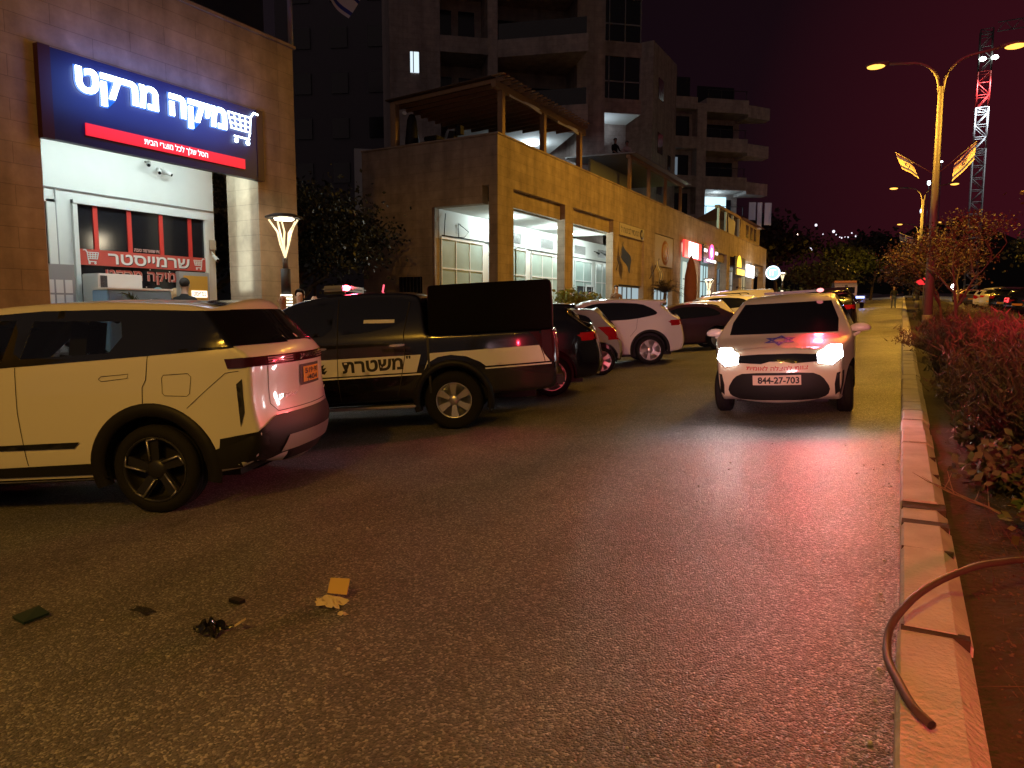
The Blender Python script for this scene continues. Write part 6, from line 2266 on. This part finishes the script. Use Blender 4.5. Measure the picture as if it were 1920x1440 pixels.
protos = [bush("shrub", far_labels[k], *far_pos[k], zmed(*far_pos[k]), 70 + k, 1.0, 1.4, .85, 3600, .13, (SHRUB2, SHRUB)[k % 2], G_SH, 90, True) for k in range(2)]
for k in range(2, 10):
    c = copy_tree(protos[k % 2])
    x, y = far_pos[k]
    c.location = (x, y, zmed(x, y))
    c.rotation_euler = (0, 0, rb.uniform(0, 6.28))
    s_ = rb.uniform(.75, 1.05)
    c.scale = (s_, s_, s_ * .95)
    c["label"] = far_labels[k]
# dry stalks, litter and ground cover of the median: nobody could count them
b = MB()
for k in range(9000):
    y = 1.5 + 33 * rb.random() ** 1.7
    x = rb.uniform(.36, 4.0)
    if y < 4.4 and rb.random() < .3:
        continue
    z = zmed(x, y)
    hgt = rb.uniform(.02, .09) if rb.random() < .85 else rb.uniform(.1, .4)
    d = Vector((rb.gauss(0, .5), rb.gauss(0, .5), 1)).normalized() if rb.random() < .6 else Vector((rb.uniform(-1, 1), rb.uniform(-1, 1), .12)).normalized()
    o = d.orthogonal().normalized() * rb.uniform(.0012, .0035)
    c = Vector((x, y, z))
    b.face([c - o, c + o, c + d * hgt])
for k in range(14000):
    y = 1.5 + 12 * rb.random() ** 1.6
    x = rb.uniform(.33, 3.6)
    c = Vector((x, y, zmed(x, y) + rb.uniform(.0, .03)))
    a = Vector((rb.uniform(-1, 1), rb.uniform(-1, 1), rb.uniform(-.3, .5))).normalized()
    d = a.orthogonal().normalized()
    sz = rb.uniform(.003, .012)
    b.face([c - a * sz, c + d * sz * .5, c + a * sz, c - d * sz * .5])
gc = b.build("dry_ground_cover", LEAF_DRY)
gc["kind"] = "stuff"
tag(gc, "dry stalks and leaf litter on the median soil", "ground cover")
bush("leafy_plant", "small bright green plant at the lower right edge", .80, 4.55, zmed(.8, 4.55), 90, .24, .24, .34, 700, .045, mat("fresh_leaf", (.09, .13, .035), .55, var=.3), None, 24)
t = thing("pale_flowers", "stem with pale dried flower heads beside the small green plant", "flower", (.66, 4.3, zmed(.66, 4.3)))
b = MB(False); b.tube([(.08, 0, 0), (.03, .02, .18), (-.02, 0, .30)], .006, 5); b.tube([(.08, 0, 0), (.06, .05, .16), (.04, .03, .24)], .005, 5); b.build("stem", LEAF_DRY, t)
b = MB(False)
for c in ((-.02, 0, .31), (-.05, .02, .30), (.04, .03, .25), (0, -.02, .33)):
    b.ball(c, .024, (1, 1, .8), 7, 5)
b.build("flower_heads", mat("dried_flower", (.45, .36, .30), .8), t)
SAGE = mat("sage_leaf", (.11, .115, .075), .65, var=.4)
bush("leafy_plant", "low sage-green plant at the foot of the biggest spiky shrub", .66, 5.9, zmed(.66, 5.9), 91, .30, .36, .32, 1100, .045, SAGE, None, 40)
bush("leafy_plant", "second low sage-green plant, farther along the kerb than the first", .60, 7.3, zmed(.6, 7.3), 92, .24, .40, .30, 900, .045, SAGE, None, 40)
rt_ = random.Random(14)
for kk, (lab_, x_, y_, a_, L_) in enumerate((("dead forked branch lying on the soil beside the kerb", .42, 7.6, .5, .75), ("second dead branch lying on the soil nearer the hose", .55, 5.1, 2.3, .55))):
    b = MB()
    p0 = Vector((x_, y_, zmed(x_, y_) + .03)); dv_ = Vector((math.cos(a_), math.sin(a_), .10)).normalized()
    stem_ = [p0 + dv_ * L_ * q / 5 + Vector((rt_.uniform(-.02, .02), rt_.uniform(-.02, .02), rt_.uniform(0, .03))) for q in range(6)]
    b.tube(stem_, [.008, .007, .006, .005, .004, .002], 5)
    for q in range(1, 5):
        for sd_ in (-1, 1):
            d2 = Vector((math.cos(a_ + sd_ * rt_.uniform(.5, 1.0)), math.sin(a_ + sd_ * rt_.uniform(.5, 1.0)), rt_.uniform(.1, .6))).normalized()
            b.tube([stem_[q], stem_[q] + d2 * .10, stem_[q] + d2 * .2 + Vector((0, 0, .02))], [.004, .003, .001], 4)
    tag(b.build("dead_branch", mat("dead_wood", (.24, .17, .12), .85, var=.3)), lab_, "branch")
b_ = bush("hedge_bush", "round yellow-green lit bush in front of the arcade", -10.7, 24.0, zwalk(-10.7, 23.9) + .55, 95, 1.1, 1.0, 1.25, 3200, .09, LEAF_Y, None, 80)
bush("hedge_bush", "low olive bush around the park lamp by the lit shops", -10.3, 43.3, zwalk(-10.3, 43), 96, 1.3, 1.6, 1.25, 1800, .14, LEAF, None, 60)
bush("hedge_bush", "small dark bush beside the olive bush by the lit shops", -10.2, 46.8, zwalk(-10.2, 46), 97, .9, 1.0, 1.5, 1200, .14, LEAF_D, None, 50)
bush("hedge_bush", "wide rounded hedge at the foot of the farthest park lamp", -9.8, 70, zwalk(-9.8, 70), 98, 2.2, 3.5, 2.0, 2600, .2, LEAF, None, 80)


# ================================================================== ONCOMING SIDE
def flat_matrix(x, y, z, th):
    n = Vector((.03, -.028, 1)).normalized()
    d = Vector((math.sin(R(th)), math.cos(R(th)), 0)); d = (d - n * d.dot(n)).normalized()
    m = Matrix((d, n.cross(d), n)).transposed().to_4x4()
    m.translation = (x, y, z)
    return m


G_R = "cars parked along the right-hand carriageway"
right = [("dark car with red tail light at the right edge of the picture", 'hatch', 5.6, 50.5, PAINT_B, 2.5), ("black car parked second from the right edge", 'suv', 5.5, 56.0, PAINT_B, 0),
         ("silver-grey SUV parked third from the right edge", 'suv', 5.4, 62.0, PAINT_S, 0), ("yellow-lit white car with tail lights in the right-hand row", 'hatch', 5.3, 69.5, PAINT_W, 0),
         ("grey car behind the yellow-lit one in the right-hand row", 'sedan', 5.2, 77, PAINT_G, 0), ("red-brown car fifth along the right-hand row", 'hatch', 5.1, 85, PAINT_R, 0), ("white car half hidden by the red-lit tree trunk", 'hatch', 5.0, 94, PAINT_W, 0)]
for lab, kind, x, y, p, gl in right:
    generic("parked_car", lab, kind, flat_matrix(x, y, zmed(x, y) - .1, 205), p, G_R, low=True, glow=gl)
generic("moving_car", "far dark car crossing behind the median trees with lamps catching light", 'sedan', flat_matrix(6.5, 118, zmed(6.5, 118) - .1, 250), PAINT_BL, low=True)

# far recovery truck with hazard stripes and blue-lit deck
zt = zroad(-4.6, 72)
tk = thing("recovery_truck", "far truck with orange cab roof, hazard-striped tail and a blue-lit deck", "truck", (-4.6, 72, zt), (0, 0, R(12)))
b = MB(False); b.box(-1.1, 1.1, 0, 4.2, .55, 1.2); b.build("deck", mat("truck_body", (.10, .10, .14), .4), tk, bevel=.03)
b = MB(False); b.prism([(-1.0, 4.2, .6), (-1.0, 4.2, 2.2), (-1.0, 4.6, 2.5), (-1.0, 6.2, 2.5), (-1.0, 6.5, 1.6), (-1.0, 6.5, .6)], (2.0, 0, 0)); cbn = b.build("cab", mat("truck_cab", (.5, .5, .5), .4), tk, bevel=.04)
b = MB(False); b.box(-.8, .8, 4.17, 4.2, 1.5, 2.1); b.build("rear_window", BLACKGL, cbn)
b = MB(False); b.box(-1.0, 1.0, 4.4, 6.0, 2.51, 2.72); b.build("roof_fairing", mat("orange_fairing", (.6, .25, .06), .4), tk, bevel=.04)
b = MB(False); b.box(-1.08, .0, -.03, 0, .5, 1.15); tl_ = b.build("tail_board", mat("hazard_white", (.7, .7, .7), .5), tk)
b = MB(False)
for k in range(5):
    x0 = -1.05 + k * .21
    b.prism([(x0, -.035, .52), (x0 + .1, -.035, .52), (x0 + .2 if k < 4 else x0 + .15, -.035, 1.13), (x0 + .1 if k < 4 else x0 + .08, -.035, 1.13)], (0, -.01, 0))
b.build("hazard_stripe", mat("hazard_orange", (.65, .18, .02), .5), tl_)
b = MB(False); b.box(.3, 1.0, -.02, .0, .95, 1.12); b.box(.55, .85, -.02, .0, .7, .85); b.build("blue_light", emis("blue_strobe", (.25, .35, 1), 5), tk)
for yy in (.9, 5.4):
    for sg in (-1, 1):
        b = MB(False); b.lathe([(.2, -.1), (.42, -.12), (.45, -.08), (.45, .08), (.42, .12), (.2, .1)], 20, (sg * .95, yy, .45), 'X'); b.build("wheel", RUBBER, tk)
lamp('POINT', (-3.7, 70.5, zt + 1.2), 60, (.35, .45, 1), size=.1, name="blue_strobe_light")
# street furniture far right
sgn = thing("parking_sign", "blue square parking sign on a pole beyond the right-hand cars", "road sign", (13.6, 74, zmed(13.6, 74)))
b = MB(); b.tube([(13.6, 74, zmed(13.6, 74)), (13.6, 74, zmed(13.6, 74) + 3.0)], .04, 6); b.build("pole", STEEL, sgn)
b = MB(); b.box(13.2, 14.0, 73.94, 73.97, zmed(13.6, 74) + 2.3, zmed(13.6, 74) + 3.05); b.build("plate", mat("sign_blue", (.08, .18, .55), .5), sgn)
rsn = thing("road_sign", "small red road sign on a post left of the nearest lamp pole", "road sign", (.9, 40, zmed(.9, 40)))
b = MB(); b.tube([(.55, 40, zmed(.6, 40)), (.55, 40, zmed(.6, 40) + 1.75)], .035, 6); b.build("post", STEEL, rsn)
b = MB(); b.prism([(.15, 39.95, zmed(.6, 40) + 1.72), (.35, 39.95, zmed(.6, 40) + 1.58), (.75, 39.95, zmed(.6, 40) + 1.58), (.95, 39.95, zmed(.6, 40) + 1.72), (.55, 39.95, zmed(.6, 40) + 1.92)], (0, .03, 0)); b.build("plate", mat("sign_red", (.65, .02, .03), .4), rsn)
for lab, x, y, zz, r_, c, s_ in (("white far lamp above the right-hand cars", 11.6, 88, 9.6, .34, (1, .92, .72), 14), ("bright far headlight beside the lone person", 1.2, 150, 6.0, .30, (1, .85, .6), 22), ("pale far street lamp over the end of the shops", -16, 120, 13.5, .25, (1, .75, .6), 12),
                                 ("tall white lit window far behind the right-hand cars", 16.5, 110, 4.7, .30, (.8, .95, 1), 9), ("small far white lamp left of the median trees", 2.2, 170, 27.5, .30, (.8, .9, 1), 9),
                                 ("second small far white lamp left of the median trees", 1.2, 170, 22.0, .30, (.8, .9, 1), 8), ("highest small far white lamp left of the median trees", 4.2, 170, 31.5, .24, (.8, .9, 1), 7), ("white house light glimpsed past the nearest lamp pole", 5.8, 132, 5.4, .3, (1, .9, .8), 8)):
    t = thing("distant_lamp", lab, "lamp", (x, y, zz))
    b = MB(); b.ball((x, y, zz), r_, (1, 1, .7 if r_ != .30 else 1.6), 10, 6); b.build("lamp_glass", emis("far_lamp_%d" % int(s_ * 10 + c[2] * 5), c, s_), t)
    b = MB(); b.tube([(x, y, zz - r_ * .8), (x, y, .02 * y)], .06, 5); b.build("pole", DARKSTEEL, t)
b = MB()
rs = random.Random(4)
HILLP = [(-44.5, 46.3, .7), (-41, 41.5, .3), (-36, 42.6, .75), (-34.7, 40.9, .35), (-33, 39.6, .3), (-32.1, 39.2, .4), (-30.5, 39.5, .3), (-29.2, 39.3, .45), (-27.5, 41.4, .35), (-25.5, 39.7, .55), (-46.6, 34.2, 1.0)]
for hx, hz, hr in HILLP:
    b.ball((hx, 405, hz), hr, (1, 1, 1), 6, 4)
hl_ = b.build("hillside_lights", emis("hill_lights", (.9, .85, 1), 1.6))
hl_["kind"] = "stuff"
tag(hl_, "string of tiny far lights along the dark hillside", "lights")


# ================================================================== LITTER AND HOSE
def crumple(b, c, sx, sy, h, seed, n=14):
    rnd = random.Random(seed)
    ph = [rnd.uniform(0, 6) for _ in range(6)]
    wz = lambda a, d: abs(math.sin(a * 7 + ph[0] + 2.2 * math.sin(d * 5 + ph[1]))) * .5 + abs(math.sin(d * 9 + ph[2] + 1.7 * math.sin(a * 6 + ph[3]))) * .35 + rnd.random() * .12
    edge = lambda a, d: 1 + .16 * math.sin(math.atan2(d - .5, a - .5) * 5 + ph[4]) + .10 * math.sin(math.atan2(d - .5, a - .5) * 9 + ph[5])
    V = [[b.bm.verts.new((c[0] + (i / n - .5) * sx * edge(i / n, j / n), c[1] + (j / n - .5) * sy * edge(i / n, j / n), c[2] + .004 + wz(i / n, j / n) * h * (1.1 - 1.5 * max(abs(i / n - .5), abs(j / n - .5)))))
          for j in range(n + 1)] for i in range(n + 1)]
    for i in range(n):
        for j in range(n):
            if (i, j) not in ((0, 0), (n - 1, 0), (0, n - 1), (n - 1, n - 1)):
                b.bm.faces.new([V[i][j], V[i + 1][j], V[i + 1][j + 1], V[i][j + 1]])


TEAL = mat("teal_plastic", (.012, .035, .036), .35)
CREAM = mat("cream_paper", (.62, .50, .36), .8)
TAN = mat("tan_card", (.55, .36, .12), .7)


def gz(x, y):
    return zroad(x, y) + .003


b = MB(); x, y = -4.05, 1.96; b.prism([(x - .07, y - .05, gz(x, y) + .004), (x + .06, y - .06, gz(x, y) + .004), (x + .09, y + .05, gz(x, y) + .02), (x - .03, y + .06, gz(x, y) + .03)], (0, 0, .012))
tag(b.build("plastic_tray", TEAL, bevel=.003), "dark teal plastic tray lying leftmost on the road", "litter")
b = MB(); crumple(b, (-2.93, 2.22, gz(-2.93, 2.22)), .15, .12, .09, 3)
tag(b.build("black_bag", mat("black_film", (.008, .008, .009), .25)), "crumpled glossy black bag on the road", "litter")
b = MB(); x, y = -2.80, 2.29; b.prism([(x - .025, y - .012, gz(x, y) + .02), (x + .02, y - .014, gz(x, y) + .05), (x + .03, y + .012, gz(x, y) + .06), (x - .015, y + .014, gz(x, y) + .03)], (0, 0, .012))
tag(b.build("card_scrap", CREAM), "pale card scrap sticking out of the crumpled black bag", "litter")
b = MB(); x, y = -3.12, 2.54; b.box(x - .045, x + .04, y - .02, y + .02, gz(x, y), gz(x, y) + .018)
tag(b.build("black_fragment", PLAST), "small flat black fragment on the road above the black bag", "litter")
b = MB(); crumple(b, (-3.52, 2.26, gz(-3.52, 2.26)), .14, .06, .015, 9)
tag(b.build("dark_scrap", BLKP), "thin dark scrap pressed flat on the road left of the black bag", "litter")
pc = thing("paper_napkin", "crumpled cream napkin under a tan card on the road", "litter", (-2.62, 2.73, gz(-2.62, 2.73)))
b = MB(); crumple(b, (-2.60, 2.70, gz(-2.6, 2.7)), .16, .11, .06, 5); b.build("napkin", CREAM, pc)
b = MB(); x, y = -2.62, 2.77; z_ = gz(x, y); b.prism([(x - .05, y - .01, z_ + .03), (x + .06, y + .02, z_ + .03), (x + .05, y + .06, z_ + .105), (x - .06, y + .03, z_ + .10)], (.002, -.006, .003)); b.build("card", TAN, pc)
b = MB(); crumple(b, (-2.44, 2.62, gz(-2.44, 2.62)), .06, .04, .03, 6, 4)
tag(b.build("paper_scrap", CREAM), "little cream paper scrap right of the napkin", "litter")
b = MB()
for k in range(70):
    x, y = rs.uniform(-3.8, .0), 1.9 + 7 * rs.random() ** 2
    b.ball((x, y, gz(x, y)), rs.uniform(.004, .012), (1, 1, .5), 5, 3)
for k in range(50):
    y = rs.uniform(1.8, 8); x = kx(y) - rs.random() ** 2 * .2
    b.ball((x, y, gz(x, y)), rs.uniform(.004, .012), (1, 1, .5), 5, 3)
gv = b.build("road_grit", CONC)
gv["kind"] = "stuff"
tag(gv, "loose grit scattered on the asphalt", "grit")
hz_ = thing("hose_pipe", "cut brown irrigation hose arching from the soil over the kerb onto the road", "hose", (.05, 3.3, .2))
hp_ = [(1.15, 4.55, .26), (.80, 4.2, .31), (.51, 3.869, .36), (.393, 3.701, .38), (.306, 3.584, .385), (.18, 3.366, .38), (.092, 3.2, .36), (.038, 3.085, .33), (.0, 3.002, .29), (-.012, 2.902, .262), (-.005, 2.748, .255), (.031, 2.574, .262), (.07, 2.427, .266), (.118, 2.344, .264)]
sp = []
for i in range(len(hp_) - 1):
    p0, p1, p2, p3 = (Vector(hp_[max(i - 1, 0)]), Vector(hp_[i]), Vector(hp_[i + 1]), Vector(hp_[min(i + 2, len(hp_) - 1)]))
    for j in range(6):
        t_ = j / 6
        sp.append(.5 * ((2 * p1) + (p2 - p0) * t_ + (2 * p0 - 5 * p1 + 4 * p2 - p3) * t_ * t_ + (3 * p1 - p0 - 3 * p2 + p3) * t_ ** 3))
sp.append(Vector(hp_[-1]))
b = MB(); b.tube(sp, .0145, 12, cap=False); b.build("pipe", mat("brown_hose", (.085, .055, .045), .55, var=.35, vscale=14), hz_)
b = MB(); b.tube([sp[-1] - (sp[-1] - sp[-3]).normalized() * .03, sp[-1] - (sp[-1] - sp[-3]).normalized() * .004], .013, 12); b.build("hose_bore", BLKP, hz_)
